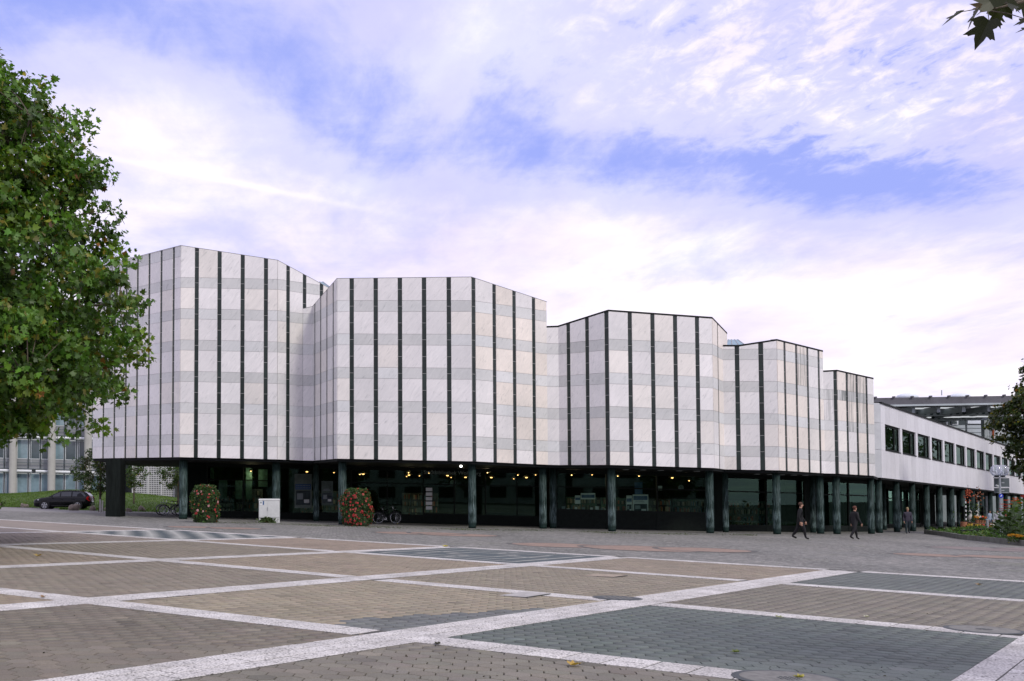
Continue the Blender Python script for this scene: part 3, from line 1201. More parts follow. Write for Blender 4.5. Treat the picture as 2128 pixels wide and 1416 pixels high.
def cladding():
    panels, pieces = [], []
    rnd = random.Random(5)
    for wi, w in enumerate(WALLS):
        edges = [0.0]
        for s in w.s:
            edges += [s - w.sw / 2, s + w.sw / 2]
        edges.append(w.L)
        cols = []
        for i in range(0, len(edges), 2):
            a, b = max(0, edges[i]), min(w.L, edges[i + 1])
            if b - a > .06:
                cols.append((a, b))
        for (a, b) in cols:
            tone_shift = rnd.gauss(0, .012)
            done = False
            for r in range(len(GREYROW)):
                z0, z1 = LEVELS[r], LEVELS[r + 1]
                if done:
                    break
                if not GREYROW[r] and w.top((a + b) / 2) - z1 < .66 and w.vol != 3:
                    z1, done = 30.0, True       # the last slab runs up to the coping
                g = .007
                poly = [(a + g, z0 + g), (b - g, z0 + g), (b - g, z1 - g), (a + g, z1 - g)]
                poly = clip_poly(poly, lambda p: w.top(p[0]) - .03 - p[1])
                if len(poly) < 3:
                    continue
                if GREYROW[r]:
                    if rnd.random() < .72:
                        k = rnd.uniform(.59, .675)
                        c = (k * .985, k, k * .992)
                    else:
                        k = rnd.uniform(.675, .745)
                        c = (k * .98, k, k * 1.005)
                else:
                    k = rnd.uniform(.735, .835) + tone_shift
                    if w.d.y > .2 and w.vol > 0 and rnd.random() < .7:
                        c = (k * 1.03, k * .96, k * .885)  # sunlit warmth of the right-turned faces put into the slab colour
                    elif rnd.random() < .25:
                        c = (k * 1.01, k * .975, k * .93)
                    else:
                        c = (k, k * .985, k * .985)
                mid = w.pt((a + b) / 2, (z0 + z1) / 2)
                q = project(mid)
                dirt = 0.0
                if w.vol == 4 and w.d.y > .2 and q[1] < 905:
                    dirt = {0: .0, 1: .85}.get(int(1755 < q[0] < 1760), .0)
                    if 1744 < q[0] < 1762 and q[1] < 850:
                        dirt = .95
                    elif 1764 < q[0] < 1800 and q[1] < 890:
                        dirt = .55
                elif w.vol == 3 and w.d.y > .2 and q[1] < 800 and 1658 < q[0] < 1682:
                    dirt = .6
                elif w.vol == 4 and q[0] < 1740 and 800 < q[1] < 870:
                    dirt = .35
                pts = [w.pt(u, z, 0.0) for u, z in poly]
                area = abs((b - a) * (z1 - z0)) * abs(w.n.y + .1)
                panels.append((area / mid.y ** 2 * (1 if w.vol or q[0] > 300 else .3), w, pts, (*c, 1 - dirt)))
        for s in w.s:
            a, b = max(0, s - w.sw / 2), min(w.L, s + w.sw / 2)
            zs = [HB]
            zz = HB + .76 + .3075
            while zz < 19:
                zs.append(zz)
                zz += .941
            for z0, z1 in zip(zs, zs[1:]):
                g = .012
                poly = [(a + .008, z0 + g), (b - .008, z0 + g), (b - .008, z1 - g), (a + .008, z1 - g)]
                poly = clip_poly(poly, lambda p: w.top(p[0]) - .03 - p[1])
                if len(poly) < 3:
                    continue
                k = rnd.uniform(.75, 1.25)
                mid = w.pt(s, (z0 + z1) / 2)
                pieces.append(((b - a) * (z1 - z0) * abs(w.n.y + .1) / mid.y ** 2, w, [w.pt(u, z, 0) for u, z in poly], (k, k, k)))
    for lst, name, m, th in ((panels, 'marble_slab', MARBLE, .035), (pieces, 'slate_strip', SLATE, .010)):
        lst.sort(key=lambda t: -t[0])
        rest = MB()
        for i, (_, w, pts, c) in enumerate(lst):
            h = Vector((w.n.x * th, w.n.y * th, 0))
            if i < 300:
                MB().prism(pts[::-1], h, c).build(name, m, halls[w.vol])
            else:
                rest.prism(pts[::-1], h, c)
        if rest.v:
            o = rest.build(name + '_field', m, centre)
            o['kind'] = 'stuff'
        print(name, len(lst))


cladding()


def copings():
    for w in WALLS:
        th, m = ((.03, GREYCOPE) if w.vol < 2 else (.10, BLACK))
        e = .04
        pts = [w.pt(-.02, w.ta - .03, e), w.pt(w.L + .02, w.tb - .03, e), w.pt(w.L + .02, w.tb - .03, -.35), w.pt(-.02, w.ta - .03, -.35)]
        MB().prism(pts, (0, 0, th)).build('coping', m, halls[w.vol])
    # white trim at the foot of the slabs is the slab edge itself; dark soffit behind it
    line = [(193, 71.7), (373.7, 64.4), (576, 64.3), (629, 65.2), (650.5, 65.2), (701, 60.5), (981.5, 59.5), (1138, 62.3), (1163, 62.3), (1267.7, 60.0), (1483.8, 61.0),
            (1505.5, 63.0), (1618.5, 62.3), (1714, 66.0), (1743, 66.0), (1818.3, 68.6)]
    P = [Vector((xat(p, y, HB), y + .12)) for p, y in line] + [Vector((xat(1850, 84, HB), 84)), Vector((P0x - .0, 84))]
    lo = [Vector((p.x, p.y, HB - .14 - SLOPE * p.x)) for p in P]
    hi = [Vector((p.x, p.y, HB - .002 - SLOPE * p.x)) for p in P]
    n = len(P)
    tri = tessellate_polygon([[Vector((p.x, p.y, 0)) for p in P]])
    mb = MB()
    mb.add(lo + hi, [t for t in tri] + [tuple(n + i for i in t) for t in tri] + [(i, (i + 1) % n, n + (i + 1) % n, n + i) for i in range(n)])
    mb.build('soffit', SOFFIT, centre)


P0x = xat(193, 71.7, HB) + .3
GREYCOPE = mat('grey_coping', (.25, .25, .255), rough=.5)
copings()


# glass lantern roofs glimpsed behind the parapets
def lantern(px0, px1, py0, py1, Y, name):
    a, b = at(px0, py1, Y), at(px1, py1, Y)
    t = at((px0 * 1.6 + px1 * .4) / 2, py0, Y + 1.5)
    mb = MB()
    dz = Vector((0, 3.0, 0))
    mb.add([a, b, b + dz, a + dz, t, t + Vector((.6, 0, 0))], [(0, 1, 5, 4), (1, 2, 5), (2, 3, 4, 5), (3, 0, 4), (0, 3, 2, 1)])
    o = mb.build('roof_lantern', LANT, centre)
    for k in range(4):
        p = a.lerp(b, k / 3); q = t.lerp(t + Vector((.6, 0, 0)), k / 3)
        MB().cyl(p, q, .04, n=4).build('glazing_bar', STEEL, o)


LANT = mat('lantern_glass', (.20, .30, .36), rough=.15, spec=.6)
lantern(1502, 1560, 706, 726, 68, 'roof_lantern')
lantern(640, 700, 586, 608, 70, 'roof_lantern')


# columns -------------------------------------------------------------------
def column(px, Y, r, parent, n=20, H=HB - .13):
    p = gpt(px, Y)
    mb = MB()
    mb.lathe([(r * 1.02, 0), (r * 1.02, .12), (r, .16), (r, H)], n=n)
    o = mb.build('column', PATINA, parent, smooth=False)
    o.data.polygons.foreach_set('use_smooth', [len(f.vertices) == 4 for f in o.data.polygons])
    # standing seams
    sm = MB()
    for k in range(16):
        a = 2 * math.pi * k / 16
        sm.box((r * math.cos(a), r * math.sin(a), .2 + (H - .2) / 2), (.014, .014, H - .2), a)
    s = sm.build('standing_seam', PATINA, o, local=True)
    s['kind'] = 'stuff'
    o.parent = parent
    o.matrix_parent_inverse = Matrix.Translation(-Vector(parent.location))
    o.location = p
    return o


for px, Y, r in ((380.5, 65.2, .245), (574, 65.3, .235), (657, 67.6, .17), (711.5, 61.2, .22), (981.5, 60.3, .21), (1128.5, 63.0, .21), (1149.5, 64.2, .19),
                 (1272, 60.8, .21), (1476, 61.8, .21), (1508.5, 64.8, .165), (1615, 63.0, .21), (1690, 69.0, .17), (1705.5, 66.6, .21), (1739.5, 66.8, .21), (1811, 69.6, .20)):
    column(px, Y, r, centre)


def slab_pier():
    p = gpt(240, 67.5)
    mb = MB()
    mb.box((0, 0, (HB - .14) / 2), (.90, 1.6, HB - .14))
    o = mb.build('pier', BLACKW, centre, local=True)
    o.matrix_parent_inverse = Matrix.Translation(-Vector(centre.location))
    o.location = p


BLACKW = mat('black_weathered_panel', (.009, .012, .011), rough=.8, spec=.08, var=(4, .6), stretch=(3, 3, .3))
slab_pier()

# ground floor glazing --------------------------------------------------------
def storefront(parent, pts, plinth, mull, H=HB - .15, opaque=(), name='storefront', frame_w=.09, pm=None):
    """pts: plan points (Vector2) left to right; mull: metres between mullions"""
    fr = None
    for a, b in zip(pts, pts[1:]):
        L = (b - a).length
        d = (b - a) / L
        n = max(1, round(L / mull))
        step = L / n
        ang = math.atan2(d.y, d.x)

        def P(u, level, off=0.0):
            q = a + d * u + Vector((d.y, -d.x)) * off
            return Vector((q.x, q.y, level - SLOPE * q.x))
        fb = MB()
        for i in range(n + 1):
            u = i * step
            q = [P(u - frame_w / 2, 0, .07), P(u + frame_w / 2, 0, .07), P(u + frame_w / 2, 0, -.07), P(u - frame_w / 2, 0, -.07)]
            fb.prism(q, (0, 0, H))
        for z, hh in ((plinth, .10), (H - .22, .22), (2.45, .07)):
            q = [P(0, z, .05), P(L, z, .05), P(L, z, -.05), P(0, z, -.05)]
            fb.prism(q, (0, 0, hh))
        fr = fb.build(name, FRAME, parent)
        if plinth > .2:
            q = [P(0, 0, .04), P(L, 0, .04), P(L, 0, -.04), P(0, 0, -.04)]
            MB().prism(q, (0, 0, plinth)).build('plinth', pm or PLINTH, fr)
        for i in range(n):
            u0, u1 = i * step + frame_w / 2, (i + 1) * step - frame_w / 2
            q = [P(u0, plinth + .1, 0), P(u1, plinth + .1, 0), P(u1, H - .2, 0), P(u0, H - .2, 0)]
            MB().add(q, [(0, 1, 2, 3)]).build('pane', GLASS, fr)
    return fr


PLINTH = mat('dark_glazed_tile', (.008, .012, .010), rough=.6, spec=.1, var=(5, .3))
G = lambda px, Y: Vector((xat(px, Y, 1.5), Y))
storefront(centre, [G(430, 71.0), G(655, 71.0)], .35, 2.6)
storefront(centre, [G(655, 69.0), G(880, 68.6)], .45, 2.4)
storefront(centre, [G(880, 68.6), G(1140, 67.4)], .55, 2.2)
storefront(centre, [G(1156, 65.6), G(1470, 65.9)], 1.05, 2.9)
storefront(centre, [G(1510, 68.2), G(1672, 69.6)], .30, 2.9)
storefront(centre, [G(1700, 72.0), G(1822, 76.0)], .30, 2.9)


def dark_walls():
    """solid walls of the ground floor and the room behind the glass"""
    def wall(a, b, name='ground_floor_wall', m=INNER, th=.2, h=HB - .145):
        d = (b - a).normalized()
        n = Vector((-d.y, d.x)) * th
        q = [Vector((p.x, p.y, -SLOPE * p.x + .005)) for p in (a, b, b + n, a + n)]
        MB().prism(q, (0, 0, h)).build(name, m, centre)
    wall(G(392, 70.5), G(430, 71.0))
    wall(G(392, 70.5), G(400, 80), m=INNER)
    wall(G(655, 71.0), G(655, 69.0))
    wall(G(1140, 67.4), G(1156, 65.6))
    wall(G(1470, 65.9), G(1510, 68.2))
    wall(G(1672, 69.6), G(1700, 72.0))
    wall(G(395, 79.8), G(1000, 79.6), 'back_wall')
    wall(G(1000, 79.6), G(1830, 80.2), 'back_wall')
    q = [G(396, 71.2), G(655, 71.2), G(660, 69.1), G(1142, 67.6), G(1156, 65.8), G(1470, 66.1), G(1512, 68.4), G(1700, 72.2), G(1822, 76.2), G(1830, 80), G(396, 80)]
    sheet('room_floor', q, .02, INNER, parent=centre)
    # shelves and partitions that break up the dark room
    rnd = random.Random(3)
    for k in range(26):
        px = rnd.uniform(440, 1680); Y = rnd.uniform(72.5, 78.5)
        p = gpt(px, Y)
        w = rnd.uniform(.9, 2.2)
        bc = MB().box((p.x, p.y + .1, p.z + .03 + .95), (w, .2, 1.9), 0).build('bookcase', SHELFM[k % 3], centre)
        bk = MB()
        for r in range(4):
            x = -w / 2 + .05
            while x < w / 2 - .1:
                bw = rnd.uniform(.03, .12)
                hh = rnd.uniform(.22, .36)
                c = rnd.choice([(.22, .24, .2), (.12, .16, .13), (.3, .12, .08), (.10, .18, .22), (.4, .38, .3), (.05, .07, .06)])
                if rnd.random() < .8:
                    bk.box((p.x + x + bw / 2, p.y - .08, p.z + .15 + r * .45 + hh / 2), (bw - .008, .16, hh), col=c)
                x += bw
        b = bk.build('books', BOOKM, bc)
        b['kind'] = 'stuff'


BOOKM = mat('book_spines', (1, 1, 1), rough=.7, use='attr')
SHELFM = [mat('shelf_green', (.05, .12, .09), rough=.6, var=(4, .6)), mat('shelf_dark', (.03, .035, .03), rough=.6, var=(4, .5)), mat('shelf_grey', (.12, .15, .14), rough=.6, var=(6, .5))]
dark_walls()


# pendant lamps --------------------------------------------------------------
def lamps():
    spots = [(521.4, 978.9, 73), (637.8, 980, 73), (694, 982, 72), (755, 985, 73), (747.5, 985.7, 74), (849, 982, 71), (845, 990, 75), (850, 987, 74), (871.7, 988.7, 75), (891, 983, 71),
             (930, 988, 74), (937.5, 992, 76), (967.5, 991.6, 75), (957, 976.4, 69.5), (994.4, 979, 70), (1013, 982, 70), (1021, 992, 75), (1067.7, 994.8, 75), (1094, 992, 73), (1113, 986.7, 71), (1076, 986.7, 72),
             (1188, 986.9, 69), (1214, 979.7, 67.5), (1230.4, 986.6, 70), (1301, 979.3, 67.5), (1305.4, 982.5, 69), (1283.8, 989, 71), (1327.7, 989, 71), (1397, 992.7, 73), (1428.6, 986.6, 70), (1432, 998.7, 75), (1489, 988.8, 70)]
    proto = {}
    bays = [(380, 660, 'bay behind the white cabinet'), (660, 985, 'bay behind the right flower tower'), (985, 1150, 'dark bay left of the twin columns'), (1150, 1280, 'shop window beside the twin columns'), (1280, 1500, 'shop window right of the middle column')]
    ordn = ('first', 'second', 'third', 'fourth', 'fifth', 'sixth', 'seventh', 'eighth', 'ninth', 'tenth', 'eleventh', 'twelfth')
    seen = {}
    for k, (px, py, Y) in enumerate(sorted(spots)):
        p = at(px, py, Y)
        big = k % 3 == 1
        key = big
        bay = next(b for b in bays if b[0] <= px < b[1])
        seen[bay] = seen.get(bay, -1) + 1
        lab = ordn[seen[bay]] + ' warm pendant lamp from the left in the ' + bay[2]
        if key not in proto:
            o = thing('pendant_lamp', p, lab, 'lamp', 'pendant lamps in the ' + bay[2])
            MB().cyl((0, 0, .12), (0, 0, .75), .012, n=5).build('cord', BLACK, o, local=True)
            r = .26 if big else .15
            MB().lathe([(r, 0), (r * .92, .05), (r * .5, .13), (.03, .18)], n=14).build('lamp_shade', SHADE, o, local=True)
            MB().ball((0, 0, -.02), .055 if big else .042, 8, sc=(1.6 if big else 1, 1.6 if big else 1, .8)).build('bulb', LAMPG, o, local=True)
            proto[key] = o
        else:
            o = copy_tree(proto[key])
            o.location = p
            tag(o, lab, 'lamp', 'pendant lamps in the ' + bay[2])
    # the lit lamps really light the rooms
    for k, (px, py, Y) in enumerate(sorted(spots)):
        if k % 3 == 0:
            li = bpy.data.lights.new('pendant_light', 'POINT')
            li.energy = 16
            li.color = (1.0, .78, .50)
            li.shadow_soft_size = .12
            lo = bpy.data.objects.new('pendant_light', li)
            COL.objects.link(lo)
            lo.location = at(px, py, Y) - Vector((0, 0, .25))
    for px, Y in ((958.7, 62.2),):
        p = gpt(px, Y)
        MB().ball((p.x, p.y, p.z + HB - .2), .07, 10).build('soffit_spot', LAMPW, centre)
    for px in (1302, 1338, 1375, 1413, 1450, 1575, 1602, 1627, 1652, 1676):
        Y = 62.6 if px < 1500 else 65.5
        p = gpt(px, Y)
        MB().lathe([(.16, -.03), (.19, 0)], (p.x, p.y, p.z + HB - .142), n=14).build('downlight', STEEL, centre)


lamps()


# papers, posters, clocks and lettering in the windows -------------------------
DPIC = mat('dark_picture', (.03, .05, .055), rough=.6, var=(2.5, .7))


def poster(px0, py0, px1, py1, Y, label, band=None, body=None):
    a, b = at(px0, py1, Y), at(px1, py0, Y)
    c = (a + b) / 2
    o = thing('poster', (c.x, Y, a.z), label, 'poster')
    w, h = b.x - a.x, b.z - a.z
    MB().box((0, 0, h / 2), (w, .015, h)).build('sheet', body or WHITEP, o, local=True)
    if band:
        MB().box((0, -.010, h * band[0]), (w * .90, .006, h * band[1])).build('printed_band', BLUEP, o, local=True)
        mb = MB()
        for r in range(2):
            for k in range(9):
                mb.box((-w * .36 + k * w * .09, -.0145, h * (band[0] + (.10 - .2 * r) * band[1] * 2)), (w * .055, .003, h * band[1] * .14))
        o2 = mb.build('print', GREYP, o, local=True)
        o2['kind'] = 'stuff'
        if h > .9:
            for (x0, z0, w0, h0, m_) in ((0, .30, .84, .42, DPIC), (-.18, .34, .34, .18, GREYP), (.2, .20, .3, .10, WHITEP)):
                MB().box((x0 * w, -.010 - .004 * (m_ is not DPIC), z0 * h), (w0 * w, .006, h0 * h)).build('picture', m_, o, local=True)
            for r in range(3):
                MB().box((-.05 * w, -.010, h * (.60 + .035 * r)), (w * (.7 - .12 * r), .004, h * .014)).build('text_line', GREYP, o, local=True)


poster(1207, 1025, 1237, 1038, 65.98, 'wide white poster with blue band in the left shop window', (.5, .5))
poster(1195, 1030, 1206, 1047.5, 65.98, 'narrow white notice beside the wide poster in the left shop window', (.6, .3))
poster(1302, 1030, 1313, 1068, 65.98, 'narrow white poster just right of the middle column', (.75, .18))
poster(1315, 1028, 1347, 1068, 65.98, 'large white poster with a blue head and dark picture right of the middle column', (.82, .2))
poster(1319, 1003, 1335, 1027, 65.98, 'dark blue poster hanging above the large white poster', (.08, .1), BLUEP)
poster(1364, 1010, 1376, 1019, 65.98, 'small blank white sheet on the glass right of the posters')
for k in range(5):
    poster(885, 1014 + k * 9.6, 898, 1021 + k * 9.6, 68.3, '%s of the five white sheets stacked up beside the library entrance' % ('topmost', 'second from the top', 'middle', 'second from the bottom', 'lowest')[k])
poster(612, 985, 648, 1056, 70.8, 'tall pale notice board behind glass right of the white cabinet', (.62, .16), mat('pale_board', (.16, .20, .18), rough=.7, var=(2, .3)))
poster(668, 1000, 692, 1050, 68.8, 'grey notice board behind glass left of the right flower tower', (.3, .12), mat('grey_board', (.08, .11, .10), rough=.7, var=(4, .5)))
for px0, px1, py0, py1 in ((455, 472, 998, 1037), (489, 506, 998, 1037), (511, 524, 973, 1038), (437, 444, 972, 1000), (537, 556, 976, 1012)):
    a, b = at(px0, py1, 73.5), at(px1, py0, 73.5)
    MB().box(((a.x + b.x) / 2, 73.5, (a.z + b.z) / 2), (b.x - a.x, .1, b.z - a.z)).build('partition_panel', SHELFM[0], centre)


def clock(px, py, Y, label):
    p = at(px, py, Y)
    o = thing('wall_clock', p, label, 'clock')
    MB().lathe([(.20, 0), (.20, .05), (.17, .06)], n=20, axis=Vector((0, -1, 0))).build('case', FRAME, o, local=True)
    MB().lathe([(.17, .061), (.17, .066)], n=20, axis=Vector((0, -1, 0))).build('dial', GREYP, o, local=True)
    MB().cyl((0, -.07, 0), (.09, -.07, -.09), .014, n=5).build('hand', BLACK, o, local=True)
    MB().cyl((0, -.07, 0), (-.03, -.07, .12), .012, n=5).build('hand', BLACK, o, local=True)


clock(940.5, 1003.5, 69.4, 'round clock behind the glass under the library lettering')
clock(1414.5, 1013.5, 66.6, 'round clock in the shop window left of the second bright column')


def text(body, p, size, m, name, rz=0.0, parent=None, depth=.01, font_x=1.0):
    cu = bpy.data.curves.new(name, 'FONT')
    cu.body = body
    cu.size = size
    cu.extrude = depth
    cu.align_x = 'CENTER'
    tmp = bpy.data.objects.new(name + '_tmp', cu)
    COL.objects.link(tmp)
    bpy.context.view_layer.update()
    me = bpy.data.meshes.new_from_object(tmp.evaluated_get(bpy.context.evaluated_depsgraph_get()))
    bpy.data.objects.remove(tmp)
    me.materials.clear()
    me.materials.append(m)
    o = link(name, me, parent)
    o.location = p
    o.rotation_euler = (math.pi / 2, math.atan(SLOPE), rz)
    o.scale = (font_x, 1, 1)
    return o


LETTER = mat('grey_lettering', (.20, .24, .23), rough=.5)
q = at(940, 986.5, 68.0)
tag(text('Stadtbibliothek Wolfsburg', q, .34, LETTER, 'sign_lettering'), 'grey lettering of the city library name above its entrance glass', 'sign')


# books on display in the shop window
def books():
    rnd = random.Random(2)
    words_ = ('leftmost', 'second', 'third', 'fourth', 'fifth', 'sixth', 'seventh', 'eighth')
    xs = [1171, 1181, 1197, 1212, 1229, 1241, 1251, 1259]
    for k, px in enumerate(xs):
        p = at(px, 1062.6, 66.2)
        o = thing('display_book', p, ('leftmost' if k == 0 else words_[k] + ' from the left') + ' of the small books standing in the left shop window', 'book', 'books on display in the shop window')
        h, w = rnd.uniform(.16, .30), rnd.uniform(.12, .22)
        MB().box((0, 0, h / 2), (w, .03, h), rnd.uniform(-.5, .5), rx=-.2).build('cover', WHITEP if k % 3 else GREYP, o, local=True)
        MB().box((0, .05, h / 3), (w * .5, .05, h * .6), 0).build('stand', BLACK, o, local=True)
    # the ledge they stand on
    a, b = at(1160, 1063.2, 66.4), at(1468, 1063.2, 66.4)
    MB().box(((a.x + b.x) / 2, 66.5, (a.z + b.z) / 2 - .04), (b.x - a.x, 1.0, .06), 0, ry=math.atan(SLOPE)).build('display_ledge', FRAME, centre)


books()

# ------------------------------------------------------------------ the long wing on the right
WD = Vector((.807, 1.0)).normalized()
W0 = Vector((xat(1833, 72, HB), 72.0))
WN = Vector((WD.y, -WD.x))          # faces the square... checked below
if WN.y > 0:
    WN = -WN
WL = 84.0
wing = thing('office_wing', (W0.x, W0.y, gz(W0.x)), 'long low white wing with one band of dark windows running away to the right', 'building')


def WP(s, level, off=0.0):
    q = W0 + WD * s + WN * off
    return Vector((q.x, q.y, level - SLOPE * q.x))


WHITEB = mat('white_stone_boards', (.70, .70, .735), rough=.6, var=(.5, .07), var2=(9, .05), use='attr', coords='World')
ENDM = mat('shaded_end_marble', (.55, .57, .59), rough=.55, var=(1.2, .12), bump=(6, .1))  # shade on the end face put into a greyer base colour


def build_wing():
    top, wt, wb = 8.66, 7.33, 5.55
    s_of = lambda px: ((px - PX) / F * 72.0 - 36.1)
    # body behind the boards
    core = MB()
    q = [WP(.05, HB + .01, -.25), WP(WL, HB + .01, -.25), WP(WL, HB + .01, -11), WP(.05, HB + .01, -11)]
    core.prism(q, (0, 0, top - HB - .15))
    core.build('core', WCORE, wing)
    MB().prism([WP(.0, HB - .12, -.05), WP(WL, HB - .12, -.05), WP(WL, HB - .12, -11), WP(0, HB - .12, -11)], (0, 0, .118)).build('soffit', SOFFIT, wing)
    MB().prism([WP(-.05, top - .03, .08), WP(WL, top - .03, .08), WP(WL, top - .03, -11), WP(-.05, top - .03, -11)], (0, 0, .10)).build('coping', BLACK, wing)
    # end wall
    e = MB()
    A = W0 + Vector((-.42, .0))
    rows = [(HB, wb), (wb + .012, wt), (wt + .012, top)]
    for z0, z1 in rows:
        q = [Vector((A.x - 1.2, A.y + .02, z0 - SLOPE * (A.x - 1.2))), WP(.0, z0, .0), WP(.0, z0, -.24) + Vector((0, .3, 0)), Vector((A.x - 1.2, A.y + .5, z0 - SLOPE * (A.x - 1.2)))]
        MB().prism(q, (0, 0, z1 - z0 - .006)).build('end_slab', ENDM, wing)
    # vertical boards above and below the windows
    rnd = random.Random(9)
    bw = 1.32
    n = int(WL / bw)
    for z0, z1 in ((HB, wb), (wt, top - .03)):
        for k in range(n):
            a, b = k * bw + .008, (k + 1) * bw - .008
            t = rnd.uniform(.93, 1.05)
            MB().prism([WP(a, z0, 0), WP(b, z0, 0), WP(b, z0, -.2), WP(a, z0, -.2)], (0, 0, z1 - z0), (t, t, t)).build('facing_board', WHITEB, wing)
    # windows: pillar, frame, pane
    per = 5.22
    k = 0
    s = 1.15
    while s + per < WL:
        w = MB()
        a, b = s + .0, s + per - .66
        fw = .14
        for u0, u1, z0, z1 in ((a, b, wb + .004, wb + .14), (a, b, wt - .14, wt - .004), (a, a + fw, wb + .14, wt - .14), (b - fw, b, wb + .14, wt - .14), (a + (b - a) * .68, a + (b - a) * .68 + .22, wb + .14, wt - .14)):
            w.prism([WP(u0, z0, -.10), WP(u1, z0, -.10), WP(u1, z0, -.20), WP(u0, z0, -.20)], (0, 0, z1 - z0))
        f = w.build('window', FRAME, wing)
        MB().add([WP(a + fw, wb + .14, -.15), WP(b - fw, wb + .14, -.15), WP(b - fw, wt - .14, -.15), WP(a + fw, wt - .14, -.15)], [(0, 1, 2, 3)]).build('pane', GLASS2, f)
        MB().prism([WP(a - .02, wb - .0, .05), WP(b + .02, wb, .05), WP(b + .02, wb, .004), WP(a - .02, wb, .004)], (0, 0, .05)).build('sill', FRAME, f)
        MB().prism([WP(a + (b - a) * .86, wb + .15, -.215), WP(a + (b - a) * .93, wb + .15, -.215), WP(a + (b - a) * .93, wb + .15, -.23), WP(a + (b - a) * .86, wb + .15, -.23)], (0, 0, wt - wb - .32)).build('curtain', CURT, f)
        MB().prism([WP(b + .004, wb + .004, .0), WP(s + per - .004, wb + .004, .0), WP(s + per - .004, wb + .004, -.2), WP(b + .004, wb + .004, -.2)], (0, 0, wt - wb - .008), (1.04, 1.04, 1.04)).build('window_pillar', WHITEB, wing)
        s += per
        k += 1
    MB().prism([WP(.0, wb + .004, .0), WP(1.14, wb + .004, .0), WP(1.14, wb + .004, -.2), WP(.0, wb + .004, -.2)], (0, 0, wt - wb - .008), (1.04, 1.04, 1.04)).build('window_pillar', WHITEB, wing)
    # colonnade: outer row under the facade and a second row behind
    for row, off, r in ((0, -.35, .205), (1, -2.6, .15)):
        s = .55
        k = 0
        while s < WL:
            P = WP(s + row * 1.5, 0, off)
            px = project(P)[0]
            if px < 2150 and not (row and px > 2050):
                column(px, P.y, r, wing, n=14)
            s += 5.22
    fr = storefront(wing, [Vector((WP(1.0, 0, -4.2).x, WP(1.0, 0, -4.2).y)), Vector((WP(34, 0, -4.2).x, WP(34, 0, -4.2).y))], .25, 2.6)
    q = [WP(1.0, .005, -7.5), WP(60, .005, -7.5), WP(60, .005, -7.8), WP(1.0, .005, -7.8)]
    MB().prism(q, (0, 0, HB - .14)).build('back_wall', INNER, wing)


WCORE = mat('dark_core', (.03, .035, .03), rough=.8)
CURT = mat('pale_curtain', (.30, .34, .31), rough=.8)
build_wing()
# ------------------------------------------------------------------ museum with the big canopy roof
museum = thing('art_museum', tuple(gpt(1950, 150)), 'grey steel and glass museum with a wide flat canopy roof behind the white wing', 'building')
MGREY = mat('museum_steel', (.30, .34, .36), rough=.5, metal=.2, var=(1, .2))
MDARK = mat('museum_dark_glass', (.030, .048, .050), rough=.2, spec=.6)
MPANEL = mat('museum_panel', (.42, .47, .49), rough=.5, var=(.4, .12))
MWHITE = mat('museum_white', (.66, .71, .76), rough=.6, var=(.6, .06))
MROOF = mat('museum_roof', (.11, .11, .125), rough=.5, var=(.7, .2))
ORANGE = mat('orange_print', (.62, .13, .02), rough=.6)


